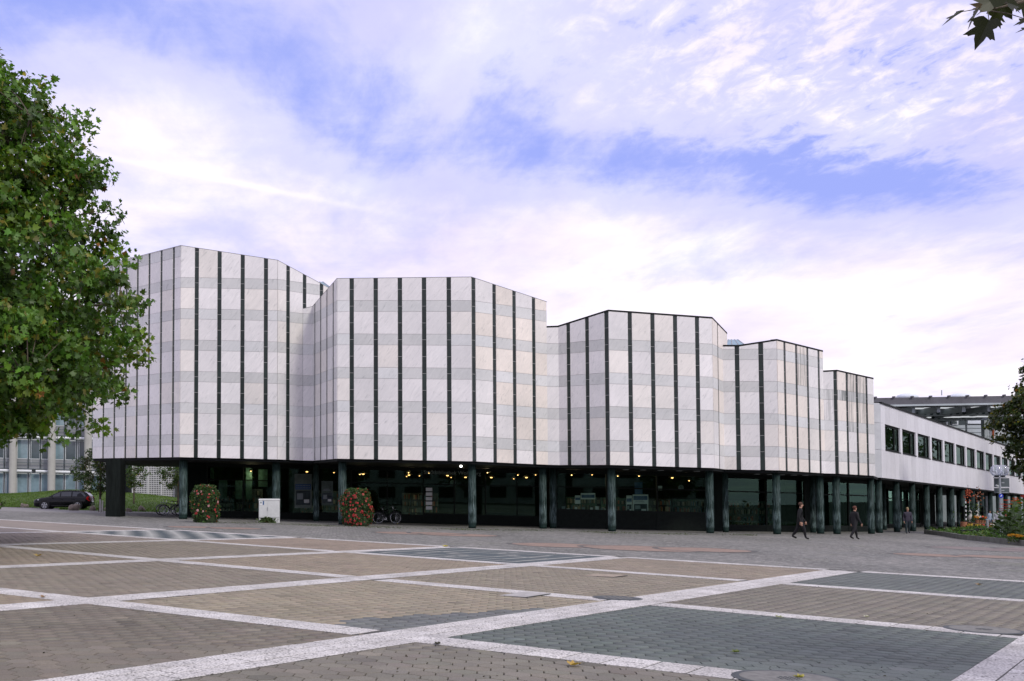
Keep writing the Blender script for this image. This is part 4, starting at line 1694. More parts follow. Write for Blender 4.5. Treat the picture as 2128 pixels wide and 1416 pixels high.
def build_museum():
    Y0, Y1 = 128.0, 150.0
    # roof slab: front edge at Y0
    a, b = at(1780, 828, Y0), at(2200, 821, Y0)
    a2, b2 = at(1780, 828, Y0), at(2200, 821, Y0)
    th = 1.0
    MB().prism([a, b, b + Vector((0, 34, 0)), a + Vector((0, 34, 0))], (0, 0, -.25)).build('roof_skin', MROOF, museum)
    MB().prism([a + Vector((0, -.05, -.26)), b + Vector((0, -.05, -.26)), b + Vector((0, .5, -.26)), a + Vector((0, .5, -.26))], (0, 0, -.55)).build('fascia', MROOF, museum)
    MB().prism([a + Vector((0, -.25, -.84)), b + Vector((0, -.25, -.84)), b + Vector((0, .1, -.84)), a + Vector((0, .1, -.84))], (0, 0, -.22)).build('gutter', MPANEL, museum)
    n = 11
    for k in range(n + 1):
        p = a.lerp(b, k / n)
        MB().box((p.x, p.y - .1, p.z + .07), (.22, .4, .16)).build('roof_bracket', MROOF, museum)
    # beams running back under the roof
    for k in range(8):
        p = a.lerp(b, (k + .35) / 8)
        MB().prism([p + Vector((-.2, .6, -1.1)), p + Vector((.2, .6, -1.1)), p + Vector((.2, 33, -1.1)), p + Vector((-.2, 33, -1.1))], (0, 0, -.7)).build('roof_beam', MGREY, museum)
    # cross girders with round holes, and glowing skylight slits between them
    for j, dy in enumerate((5, 12)):
        g = MB().prism([a + Vector((0, dy, -1.2)), b + Vector((0, dy, -1.2)), b + Vector((0, dy + .3, -1.2)), a + Vector((0, dy + .3, -1.2))], (0, 0, -.75 - .2 * j)).build('girder', MGREY, museum)
        for k in range(30):
            p = a.lerp(b, (k + .5) / 30)
            MB().lathe([(.24, 0), (.24, .04)], (p.x, p.y + dy - .003, p.z - 1.58 - .1 * j), n=10, axis=Vector((0, -1, 0))).build('girder_hole', MDARK, g)
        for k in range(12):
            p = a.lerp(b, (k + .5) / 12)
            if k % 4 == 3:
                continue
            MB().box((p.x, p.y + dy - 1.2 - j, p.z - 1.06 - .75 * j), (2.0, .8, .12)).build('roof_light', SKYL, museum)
    # facade set back
    F0, F1 = at(1790, 900, Y1), at(2200, 900, Y1)
    x0, x1 = F0.x, F1.x
    zt = a.z - .4
    MB().box(((x0 + x1) / 2, Y1 + 1, (zt - 4) / 2), (x1 - x0, 1.5, zt + 4)).build('wall', MWALL, museum)
    def panel(px0, py0, px1, py1, m, nm, dy=-.1):
        p, q = at(px0, py1, Y1 + dy), at(px1, py0, Y1 + dy)
        return MB().box(((p.x + q.x) / 2, Y1 + dy, (p.z + q.z) / 2), (q.x - p.x, .3, q.z - p.z)).build(nm, m, museum)
    panel(1920, 858, 2050, 884, MDARK, 'glazing')
    panel(1935, 884, 2050, 935, MPANEL, 'wall_panel', -.2)
    panel(2010, 858, 2043, 881, MWHITE, 'wall_panel', -.3)
    panel(1800, 849, 2055, 857, MGREY, 'frieze', -.15)
    for px in (1956, 1978):
        w = panel(px, 861, px + 12, 883, MWHITE, 'window', -.35)
        p, q = at(px + 1.8, 881, Y1 - .55), at(px + 10.2, 863, Y1 - .55)
        MB().box(((p.x + q.x) / 2, Y1 - .53, (p.z + q.z) / 2), (q.x - p.x, .06, q.z - p.z)).build('pane', MDARK, w)
        p, q = at(px + 1.8, 875.6, Y1 - .6), at(px + 10.2, 874.4, Y1 - .6)
        MB().box(((p.x + q.x) / 2, Y1 - .6, (p.z + q.z) / 2), (q.x - p.x, .06, q.z - p.z)).build('glazing_bar', MWHITE, w)
    for k in range(5):
        p, q = at(1935, 890 + k * 9, Y1 - .38), at(2050, 890.6 + k * 9, Y1 - .38)
        MB().box(((p.x + q.x) / 2, Y1 - .36, (p.z + q.z) / 2), (q.x - p.x, .04, .05)).build('panel_joint', MDARK, museum)
    for px in (1924, 2047):
        p = at(px, 850, Y0 + 14)
        MB().box((p.x, Y0 + 14, (p.z - 4) / 2), (.75, .75, p.z + 4)).build('column', MPANEL, museum)
    for px in (1899, 2007):
        p = at(px, 850, Y0 + 12)
        MB().cyl((p.x, Y0 + 12, -2), (p.x, Y0 + 12, p.z), .12, n=8).build('downpipe', MPANEL, museum)
    p = at(1957, 811, Y0 + 3); q_ = at(1957, 822, Y0 + 3)
    MB().cyl(q_, p, .06, n=5).build('antenna', MGREY, museum)
    for px in (1885, 1994):
        p = at(px, 826, Y0 + 6)
        MB().ball((p.x, p.y, p.z + .0), 1.3, 12, sc=(1, 1, .4)).build('roof_dome', MWHITE, museum, smooth=True)
    # banner with orange letters
    p, q = at(2057, 915, Y0 + 9), at(2090, 842, Y0 + 9)
    ban = thing('banner', ((p.x + q.x) / 2, Y0 + 9, p.z), 'tall pale banner with orange letters hanging at the museum corner beside the tree', 'banner')
    MB().box(((p.x + q.x) / 2, Y0 + 9, (p.z + q.z) / 2), (q.x - p.x, .1, q.z - p.z)).build('cloth', MWHITE, ban)
    for ch, py in (('F', 871), ('S', 890.5), ('I', 911)):
        c = at(2069 if ch != 'I' else 2064, py, Y0 + 8.9)
        text(ch, c, 1.62, ORANGE, 'letter', parent=ban, depth=.03, font_x=1.1)


MWALL = mat('museum_wall', (.27, .32, .33), rough=.6, var=(.3, .2))
SKYL = mat('roof_light_glow', (.8, .82, .85), emit=((.92, .95, 1.0), .45))  # glow in the glass stands in for daylight through the roof
build_museum()

# ------------------------------------------------------------------ office building behind the tree on the left
OY = 118.0
office = thing('office_building', tuple(gpt(60, OY)), 'grey office block with round columns and banded windows behind the tree at the left', 'building')
OPANEL = mat('office_grey_panel', (.27, .285, .30), rough=.6, var=(.5, .1))
OCOL = mat('office_column', (.42, .42, .39), rough=.8, var=(1.2, .12))
OFR = mat('office_window_frame', (.62, .66, .68), rough=.4)
OGL = mat('office_glass', (.20, .29, .33), rough=.08, spec=.7, var=(.6, .35))
OGLD = mat('office_glass_dark', (.05, .075, .085), rough=.08, spec=.7, var=(.6, .35))
OTUBE = mat('office_awning', (.75, .78, .80), rough=.4)
OSTR = mat('office_steel', (.13, .16, .17), rough=.4, metal=.4)


def build_office():
    ang = R(-4)
    O = at(-60, 1010, OY)
    zg = gz(O.x)

    def Q(u, dy, z):
        return Vector((O.x + u * math.cos(-ang) - dy * math.sin(-ang) * 0, O.y + u * math.sin(-ang) + dy, zg - SLOPE * u + z))
    L = 14.2
    sc = OY / F       # metres per source pixel
    z_of = lambda py: (1013 - py) * sc + EYE - zg
    floors = [(z_of(1014), z_of(964)), (z_of(935), z_of(893)), (z_of(864), z_of(822)), (z_of(792), z_of(750))]
    def slab(u0, u1, z0, z1, dy, th, m, nm, parent=office):
        q = [Q(u0, dy, z0), Q(u1, dy, z0), Q(u1, dy + th, z0), Q(u0, dy + th, z0)]
        return MB().prism(q, (0, 0, z1 - z0)).build(nm, m, parent)
    slab(-8, L, -1, floors[-1][1] + 1.5, .6, 10, OPANEL, 'body')
    for fi, (z0, z1) in enumerate(floors):
        # spandrel below the windows, in panels with dark joints
        zprev = floors[fi - 1][1] + .45 if fi else -1.0
        u = -7.0
        k = 0
        while u < L:
            slab(u + .03, min(L, u + 1.28), zprev + .03, z0 - .03, .45, .14, OPANEL, 'spandrel_panel')
            dark = fi == 1 or (fi > 1 and k % 2)
            f = slab(u + .05, min(L, u + 1.24), z0, z1, .42, .10, OFR, 'window')
            slab(u + .13, min(L, u + 1.16), z0 + .09, z1 - .09, .405, .02, OGLD if dark and k % 3 else OGL, 'pane', f)
            if k % 2 == 0:
                slab(u + .3, u + .34, z0 - .35, z1 + .3, .18, .05, OFR, 'blind_rail')
            slab(u + 1.25, u + 1.30, zprev, z1 + .4, .30, .2, OSTR, 'mullion')
            u += 1.30
            k += 1
        slab(-8, L, z1 + .42, z1 + .50, .1, .5, OSTR, 'ledge')
        slab(-8, L, z0 - .42 if fi else z0 - .3, z0 - .36 if fi else z0 - .25, .12, .06, OSTR, 'handrail')
        u = -5.5
        while u < L - 2:
            MB().cyl(Q(u, -.1, z1 + .2), Q(min(L, u + 3.7), -.1, z1 + .2), .16, n=8).build('awning_roll', OTUBE, office)
            u += 4.15
    for px in (-54, 26, 106.5, 182):
        p = at(px, 1030, OY - .2)
        MB().cyl((p.x, p.y, gz(p.x) - 1), (p.x, p.y, gz(p.x) + floors[-1][1]), .42, n=16).build('column', OCOL, office, smooth=False)


build_office()


# perforated concrete screen ------------------------------------------------
def screen():
    Y = 116.0
    c = gpt(310, Y)
    o = thing('lattice_screen', tuple(c), 'pale concrete screen wall pierced with a grid of small square holes behind the lawn', 'screen wall')
    m = mat('screen_concrete', (.50, .51, .51), rough=.8, var=(.8, .08))
    px = [266, 276, 308, 336, 364]
    z1, z0 = at(310, 960, Y).z, at(310, 1046, Y).z
    for k in range(4):
        a, b = at(px[k], 1000, Y), at(px[k + 1], 1000, Y)
        off = 0.0
        if k == 0:
            a = Vector((a.x, Y + 3.0, a.z))
        w = (Vector((b.x, Y, 0)) - Vector((a.x, a.y, 0)))
        L = w.length
        w.normalize()
        mb = MB()
        n = max(2, round(L / .19))
        mz = round((z1 - z0) / .21)
        A = Vector((a.x, a.y, 0))
        pt = lambda u, z: Vector((A.x + w.x * u, A.y + w.y * u, z))
        nn = Vector((-w.y, w.x, 0)) * .12
        for i in range(n + 1):
            u = L * i / n
            mb.prism([pt(max(0, u - .03), z0), pt(min(L, u + .03), z0), pt(min(L, u + .03), z0) + nn, pt(max(0, u - .03), z0) + nn], (0, 0, z1 - z0))
        for j in range(mz + 1):
            z = z0 + (z1 - z0) * j / mz
            mb.prism([pt(0, z - .035) - nn * .03, pt(L, z - .035) - nn * .03, pt(L, z - .035) + nn * .95, pt(0, z - .035) + nn * .95], (0, 0, .07))
        pnl = mb.build('lattice_panel', m, o)
        pnl['kind'] = 'stuff'
        MB().box((b.x, Y - .02, (z0 + z1) / 2), (.14, .22, z1 - z0 + .02)).build('post', m, o)
        MB().box((a.x if k else a.x - .05, a.y - .02 + .0, (z0 + z1) / 2), (.13, .21, z1 - z0 + .01)).build('post', m, o) if k == 0 else None
    a, b = at(240, 1000, Y + 2.5), at(372, 1000, Y + 2.5)
    MB().box(((a.x + b.x) / 2, Y + 4.5, (z0 + z1) / 2 + .3), (b.x - a.x + 2, .3, z1 - z0 + .5)).build('backing_wall', mat('screen_back', (.015, .02, .02), rough=.9), o)
    p = at(371, 1000, Y - .5)
    MB().box((p.x, Y - .3, (z0 + z1) / 2), (.75, .3, z1 - z0)).build('end_panel', SHELFM[1], o)


screen()

# ------------------------------------------------------------------ lawn mound with grass
def lawn():
    mb = MB()
    nx, ny = 60, 22
    vs = []
    x0, x1, y0, y1 = -52.0, -11.5, 84.0, 117.0

    def h(x, y):
        q = project((x, y, gz(x)))[0]
        t = (y - 90) / 22
        s = max(0, min(1, t)); s = s * s * (3 - 2 * s)
        w = .55 + .45 * math.exp(-((q - 165) / 110) ** 2) + .18 * math.exp(-((q - 300) / 60) ** 2)
        edge = max(0, min(1, (x1 - x) / 2.0)) * max(0, min(1, (y - y0) / 1.0))
        return .02 * edge + 1.45 * s * w * max(0, min(1, (x1 - x) / 3.0)) + .05 * math.sin(x * 1.3) * math.sin(y * .9) * s
    for j in range(ny + 1):
        for i in range(nx + 1):
            x = x0 + (x1 - x0) * i / nx; y = y0 + (y1 - y0) * j / ny
            # front edge of the lawn swings away on the left where the road runs
            q = project((x, y, gz(x)))[0]
            yy = y
            if y < 98:
                front = 89.5 if q < 118 else 84.0
                yy = front + (98 - front) * (y - y0) / (98 - y0)
            vs.append(Vector((x, yy, gz(x) + h(x, yy) + .004)))
    fs = [(j * (nx + 1) + i, j * (nx + 1) + i + 1, (j + 1) * (nx + 1) + i + 1, (j + 1) * (nx + 1) + i) for j in range(ny) for i in range(nx)]
    mb.add(vs, fs)
    o = mb.build('lawn', LAWN, smooth=True)
    o['kind'] = 'structure'
    # blades
    n = 52000
    idx = RNG.integers(0, len(fs), n)
    VA = np.array([tuple(v) for v in vs])
    FA = np.array(fs)
    r1, r2 = RNG.random((2, n, 1))
    p = VA[FA[idx, 0]] * (1 - r1) * (1 - r2) + VA[FA[idx, 1]] * r1 * (1 - r2) + VA[FA[idx, 2]] * r1 * r2 + VA[FA[idx, 3]] * (1 - r1) * r2
    a = RNG.random(n) * 6.28
    hgt = RNG.uniform(.05, .13, n)
    wd = RNG.uniform(.02, .05, n)
    lean = RNG.normal(0, .05, (n, 2))
    V = np.zeros((n, 3, 3))
    V[:, 0] = p; V[:, 1] = p; V[:, 2] = p
    V[:, 0, 0] -= np.cos(a) * wd; V[:, 0, 1] -= np.sin(a) * wd
    V[:, 1, 0] += np.cos(a) * wd; V[:, 1, 1] += np.sin(a) * wd
    V[:, 2, :2] += lean; V[:, 2, 2] += hgt
    base = np.array((.085, .150, .022))
    cols = base * RNG.uniform(.6, 1.35, (n, 1)) * (1 + RNG.normal(0, .08, (n, 3)))
    me = np_mesh('grass', V.reshape(-1, 3), np.arange(n * 3).reshape(-1, 3), LEAF, np.clip(cols, 0.005, 1))
    g = link('grass', me)
    tag(g, 'short mown green grass on the mound behind the parked car', 'grass', kind='stuff')


lawn()
ASPH = mat('pale_road', (.23, .225, .215), rough=.9, var=(1.2, .15), var2=(12, .2), coords='World')
sheet('access_path', [G(-200, 74.5), G(225, 74.2), G(250, 78.5), G(420, 78.8), G(420, 82), G(190, 83.0), G(140, 89.2), G(-200, 89.2)], .0015, ASPH)
sheet('far_ground', [Vector((-160, 120)), Vector((160, 160)), Vector((160, 189)), Vector((-160, 189))], .003, LAWN)
# ------------------------------------------------------------------ trees and plants
PLANE = np.array([(0, 0), (.26, -.06), (.52, .16), (.33, .34), (.50, .70), (.20, .60), (0, 1.0), (-.20, .60), (-.50, .70), (-.33, .34), (-.52, .16), (-.26, -.06)])
OVAL = np.array([(0, 0), (.24, .25), (.24, .62), (0, 1.0), (-.24, .62), (-.24, .25)])


def leaves(name, P, size, cols, shape=PLANE, up=.55, out=None, parent=None, droop=.35, material=None):
    """P (n,3) leaf bases; one folded leaf of the given outline at each"""
    n = len(P)
    nv = len(shape)
    nrm = RNG.normal(0, 1, (n, 3)) * .75
    nrm[:, 2] += up
    if out is not None:
        nrm += out * .6
    nrm /= np.linalg.norm(nrm, axis=1)[:, None]
    t = RNG.normal(0, 1, (n, 3))
    t[:, 2] -= droop
    if out is not None:
        t += out * .7
    t -= nrm * (t * nrm).sum(1)[:, None]
    t /= np.linalg.norm(t, axis=1)[:, None]
    b = np.cross(nrm, t)
    s = size * RNG.uniform(.65, 1.25, (n, 1, 1))
    V = np.zeros((n, nv + 1, 3))
    fold = RNG.uniform(.05, .35, (n, 1, 1))
    curl = RNG.uniform(-.25, .12, (n, 1, 1))
    o = shape
    V[:, :nv] = P[:, None] + s * (b[:, None] * o[None, :, :1] + t[:, None] * o[None, :, 1:] + nrm[:, None] * (np.abs(o[None, :, :1]) * fold + (o[None, :, 1:] - .4) ** 2 * curl))
    V[:, nv] = P + s[:, 0] * t * .38
    T0 = np.array([(i, (i + 1) % nv, nv) for i in range(nv)])
    T = (T0[None] + (np.arange(n) * (nv + 1))[:, None, None]).reshape(-1, 3)
    me = np_mesh(name, V.reshape(-1, 3), T, material or LEAF, np.repeat(np.clip(cols, .004, 1), nv, axis=0))
    return link(name, me, parent)


def leaf_colours(n, base, yellow=.06, spread=.28):
    k = RNG.normal(1, spread, (n, 1)).clip(.45, 1.9)
    c = np.array(base)[None] * k
    c = c * (1 + RNG.normal(0, .07, (n, 3)))
    y = RNG.random(n)
    c[y < yellow] = np.array((.20, .20, .035)) * RNG.uniform(.6, 1.2, ((y < yellow).sum(), 1))
    c[y < yellow * .10] = np.array((.17, .085, .025)) * RNG.uniform(.6, 1.3, ((y < yellow * .10).sum(), 1))
    return c


def crown_tree(name, base, profile, label, n_clusters, per, leaf, colour, category='tree', group=None, shape=PLANE, trunk_r=.3, lean=(0, 0), cl_r=(.45, .85), limbs=26, yellow=.05, shell=.55, seed=1, bumps=.14, parts=True, cam_bias=0.0):
    """profile: (height, radius) pairs of the crown; leaves grow in clumps at the ends of real branches"""
    global RNG
    RNG = np.random.default_rng(seed)
    rnd = random.Random(seed)
    root = thing(name, base, label, category, group)
    B = np.array(base)
    hs = np.array([p[0] for p in profile]); rs = np.array([p[1] for p in profile])
    h0, h1 = hs[0], hs[-1]
    ph = RNG.random((6, 3)) * 6.28

    def radius(z, a):
        r = np.interp(z, hs, rs)
        w = 0
        for i in range(6):
            w = w + np.sin((i + 2) * a + ph[i, 0] + (z - h0) * (.5 + .35 * i) + ph[i, 1])
        return r * (1 + bumps * w / 2.2)
    C = []
    while len(C) < n_clusters:
        z = rnd.uniform(h0, h1)
        if rnd.random() > np.interp(z, hs, rs) / rs.max() + .08:
            continue
        a = rnd.uniform(0, 6.283)
        if cam_bias and math.sin(a) > 0 and rnd.random() < cam_bias:
            a = -a
        r = radius(z, a) * (rnd.random() ** shell)
        C.append((r * math.cos(a) + lean[0] * (z / h1), r * math.sin(a) + lean[1] * (z / h1), z))
    C = np.array(C)
    # trunk and limbs
    tb = MB()
    th = h0 + (h1 - h0) * .72
    tp = [Vector((lean[0] * k * k * .6, lean[1] * k * k * .6, th * k)) for k in np.linspace(0, 1, 8)]
    tb.tube(tp, [trunk_r * (1.25 if i == 0 else 1.0) * (1 - .88 * i / 7) + .02 for i in range(8)], 10)
    tb.build('trunk', BARK, root, local=True, smooth=True)
    bb = MB()
    ends = []
    for k in range(limbs):
        tgt = Vector(C[rnd.randrange(len(C))])
        s = rnd.uniform(.32, .95)
        i = s * 7
        st = tp[int(i)].lerp(tp[min(7, int(i) + 1)], i - int(i))
        if st.z > tgt.z - .2:
            st = tp[2].lerp(tp[4], rnd.random())
        mid = st.lerp(tgt, .5) + Vector((0, 0, .12 * (tgt - st).length))
        path = [st, st.lerp(mid, .6), mid, mid.lerp(tgt, .55), tgt]
        r = trunk_r * .42 * (1 - s * .6)
        bb.tube(path, [r, r * .75, r * .5, r * .3, .012], 6)
        ends += path[2:]
    E = np.array([tuple(e) for e in ends])
    tw = 0
    for c in C:
        if rnd.random() < .5:
            j = np.argmin(((E - c) ** 2).sum(1))
            if np.linalg.norm(E[j] - c) < 3.2:
                a_, b_ = Vector(E[j]), Vector(c)
                bb.tube([a_, a_.lerp(b_, .5) + Vector((0, 0, .1)), b_], [.026, .016, .006], 4)
    br = bb.build('branches', BARK, root, local=True)
    br['kind'] = 'stuff'
    # leaves
    reps = RNG.integers(int(per * .6), int(per * 1.4), len(C))
    idx = np.repeat(np.arange(len(C)), reps)
    rad = RNG.uniform(cl_r[0], cl_r[1], len(C))[idx][:, None]
    q = RNG.normal(0, 1, (len(idx), 3))
    q /= np.linalg.norm(q, axis=1)[:, None]
    q *= RNG.random((len(idx), 1)) ** .45
    P = C[idx] + q * rad * np.array((1, 1, .62))
    axis = np.stack([np.zeros(len(P)), np.zeros(len(P)), np.full(len(P), (h0 + h1) / 2)], 1)
    out = P - axis
    out /= np.linalg.norm(out, axis=1)[:, None]
    tint = RNG.normal(1.04, .26, len(C)).clip(.5, 1.8)[idx][:, None]
    warm = (RNG.random(len(C)) < .20)[idx]
    cols = leaf_colours(len(P), colour, yellow) * tint
    cols[warm] *= np.array((1.35, 1.10, .8))
    o = leaves('crown', P, leaf, cols, shape, out=out, parent=root)
    o.matrix_parent_inverse = Matrix.Identity(4)
    o['kind'] = 'stuff'
    return root


def big_plane():
    Y = 31.0
    X = -12.6
    base = (X, Y, gz(X))
    z0 = gz(X)
    prof = [(2.65, 2.6), (3.2, 5.4), (4.0, 6.7), (5.4, 7.2), (7.0, 7.05), (8.3, 6.5), (9.4, 5.8), (10.7, 5.5), (12.2, 4.7), (13.3, 3.7), (14.2, 2.8), (15.6, .4)]
    crown_tree('plane_tree', base, prof, 'huge leafy plane tree filling the left edge with its trunk out of frame', 1800, 72, .165, (.078, .160, .024), trunk_r=.42, limbs=46, seed=4, cl_r=(.40, .85), shell=.42, yellow=.07, bumps=.10, cam_bias=.5)


big_plane()


def right_tree():
    Y = 70.0
    p = gpt(2186, Y)
    prof = [(3.2, .8), (4.0, 1.7), (5.2, 2.4), (6.8, 2.8), (8.0, 2.9), (9.2, 2.3), (10.3, 1.5), (11.4, .9), (12.0, .3)]
    crown_tree('maple_tree', tuple(p), prof, 'dark bushy tree overlapping the far end of the white wing at the right edge', 520, 40, .19, (.036, .058, .016), trunk_r=.2, limbs=24, seed=9, cl_r=(.35, .65), yellow=.10, bumps=.14)


right_tree()


def small_trees():
    p = gpt(208, 80)
    crown_tree('young_tree', tuple(p), [(1.5, .6), (2.1, 1.7), (3.0, 2.05), (3.9, 1.7), (4.7, 1.0), (5.1, .2)], 'young green tree in front of the office block beside the black pier', 130, 44, .16, (.045, .085, .020), trunk_r=.09, limbs=14, seed=3, shape=OVAL, cl_r=(.25, .5))
    p = gpt(370, 96)
    crown_tree('young_tree', tuple(p), [(1.9, .6), (2.5, 1.5), (3.4, 1.9), (4.4, 1.6), (5.2, .8), (5.6, .2)], 'small tree half hidden behind the first green column, in front of the lattice screen', 90, 40, .16, (.055, .105, .025), trunk_r=.08, limbs=12, seed=5, shape=OVAL, cl_r=(.25, .5))
    p = gpt(278, 98)
    crown_tree('young_tree', tuple(p), [(1.9, .4), (2.5, 1.0), (3.4, 1.2), (4.4, 1.0), (5.2, .3)], 'small tree showing just right of the black pier before the lattice screen', 60, 40, .16, (.05, .10, .022), trunk_r=.07, limbs=10, seed=6, shape=OVAL, cl_r=(.25, .5))
    p = gpt(-9, 78)
    crown_tree('shrub', tuple(p), [(.1, .35), (.35, .6), (.7, .55), (.95, .15)], 'tip of a green shrub poking in at the left edge below the lawn', 30, 30, .11, (.05, .10, .02), category='shrub', trunk_r=.03, limbs=6, seed=8, shape=OVAL, cl_r=(.12, .2))


small_trees()


# trees and a town hall block across the square behind the viewer; the ground floor glass mirrors them
def behind():
    for k, (x, y) in enumerate(((-34, -34), (-12, -40), (10, -36), (33, -41), (58, -36), (84, -40), (74, 92), (86, 104), (97, 116), (109, 130), (122, 142))):
        g = 1.7 if y > 0 else 1.0
        crown_tree('street_tree', (x, y, gz(x)), [(2.6, 1.2 * g), (4 * g, 4.2 * g), (7 * g, 5.4 * g), (10 * g, 4.2 * g), (12 * g, .8)], 'broad tree lining the opposite side of the square' if y < 0 else 'tall tree beyond the right edge mirrored in the wing windows', 110, 26, .5, (.05, .09, .02), group='trees across the square' if y < 0 else 'trees beyond the right edge', trunk_r=.3, limbs=14, seed=20 + k, cl_r=(.9 * g, 1.6 * g))
    o = thing('town_hall', (20, -62, 0), 'plain office block across the square behind the viewer', 'building')
    b = MB().box((20, -62, 5), (190, 12, 14)).build('body', CONC, o)
    for k in range(40):
        for r in range(3):
            x = -70 + k * 4.6
            f = MB().box((x, -55.95, 2.2 + r * 3.5), (2.9, .2, 1.9)).build('window', FRAME, o)


behind()


# twig of a near plane tree hanging into the top right corner -------------------
def near_twig():
    root = thing('overhanging_plane_tree', (9.4, 6.3, gz(9.4)), 'dark silhouetted plane leaves on a twig dangling in the top right corner', 'tree')
    tb = MB()
    b0 = Vector((9.4, 6.3, gz(9.4)))
    tb.tube([b0, b0 + Vector((.05, 0, 1.6)), b0 + Vector((-.05, 0, 3.2)), b0 + Vector((.1, .1, 5.2)), b0 + Vector((0, 0, 7.5))], [.24, .19, .17, .13, .05], 10)
    tb.build('trunk', BARK, root, smooth=True)
    bb = MB()
    Y = 6.1
    tip = at(2052, 22, Y)
    mid = at(2128, 3, Y); off = at(2230, -40, Y)
    bb.tube([b0 + Vector((-.05, 0, 3.4)), off + Vector((.2, 0, .15)), off, mid, at(2085, 14, Y), tip], [.07, .035, .022, .009, .006, .003], 6)
    # petioles and leaves: (base px, tip px, width scale, roll)
    spec = [((1999, 25), (1958, 52), .55, .9), ((2034, 20), (2010, 62), .45, 1.1), ((2044, 22), (2028, 33), .4, .7), ((2055, 42), (2026, 102), 1.05, .05), ((2052, 18), (2016, 8), .8, .3), ((2066, 16), (2040, -22), 1.0, .2),
            ((2071, 20), (2078, 60), .42, .9), ((2078, 4), (2104, 40), 1.0, .1), ((2094, 6), (2120, 14), .9, .3), ((2088, 8), (2100, -30), 1.1, .2), ((2138, 42), (2106, 53), .6, .5), ((2142, 58), (2110, 68), .45, .8), ((2120, -2), (2150, 26), .9, .2)]
    shape = [(0, 0), (.10, -.05), (.22, -.10), (.34, -.06), (.56, .12), (.42, .17), (.40, .24), (.30, .30), (.40, .42), (.56, .66), (.42, .62), (.38, .66), (.26, .58), (.20, .56), (.17, .70), (.10, .82), (0, 1.05)]
    shape = shape + [(-x, y) for x, y in shape[-2:0:-1]]
    for k, (b, t, w, roll) in enumerate(spec):
        Yk = Y + (.25 * ((k * 7) % 5 - 2) / 2)
        B, T_ = at(b[0], b[1], Yk), at(t[0], t[1], Yk + .05)
        L = (T_ - B).length
        d = (T_ - B).normalized()
        view = Vector((0.55, .83, -.25)).normalized()
        side = d.cross(view).normalized()
        side = (Matrix.Rotation(roll, 3, d) @ side)
        nrm = d.cross(side)
        vs = [B + d * (y * L) + side * (x * L * 1.0) + nrm * (abs(x) * L * .25 + (y - .4) ** 2 * -.1 * L) for x, y in shape]
        vs.append(B + d * .32 * L)
        n = len(shape)
        g = random.Random(k).uniform(.7, 1.3)
        c = (.022 * g, .028 * g, .006 * g) if k != 4 else (.06, .04, .01)  # leaf colour darkened to stand in for a backlit silhouette
        lf = MB().add(vs, [(i, (i + 1) % n, n) for i in range(n)], c).build('leaf', LEAF, root)
        hook = min([tip, mid, at(2085, 14, Y), at(2066, 17, Y), off], key=lambda p: (p - B).length)
        bb.tube([hook, hook.lerp(B, .5) + Vector((0, 0, .01)), B], [.004, .003, .002], 5)
    bb.build('branch', BARK, root)
    # the rest of its crown, outside the frame
    n = 2600
    ang = RNG.uniform(0, 6.28, n)
    P = np.stack([9.9 + RNG.normal(0, 1, n) * .9 + .8, 6.0 + RNG.normal(0, 1.0, n), 6.9 + RNG.normal(0, .8, n)], 1)
    keep = []
    for i, p in enumerate(P):
        q = project(p)
        keep.append(p[2] > 4.9 and (q[0] > 2200 or q[1] < -60) and p[1] > 2)
    P = P[np.array(keep)]
    o = leaves('crown', P, .2, leaf_colours(len(P), (.055, .09, .018)), parent=root)
    o['kind'] = 'stuff'


near_twig()
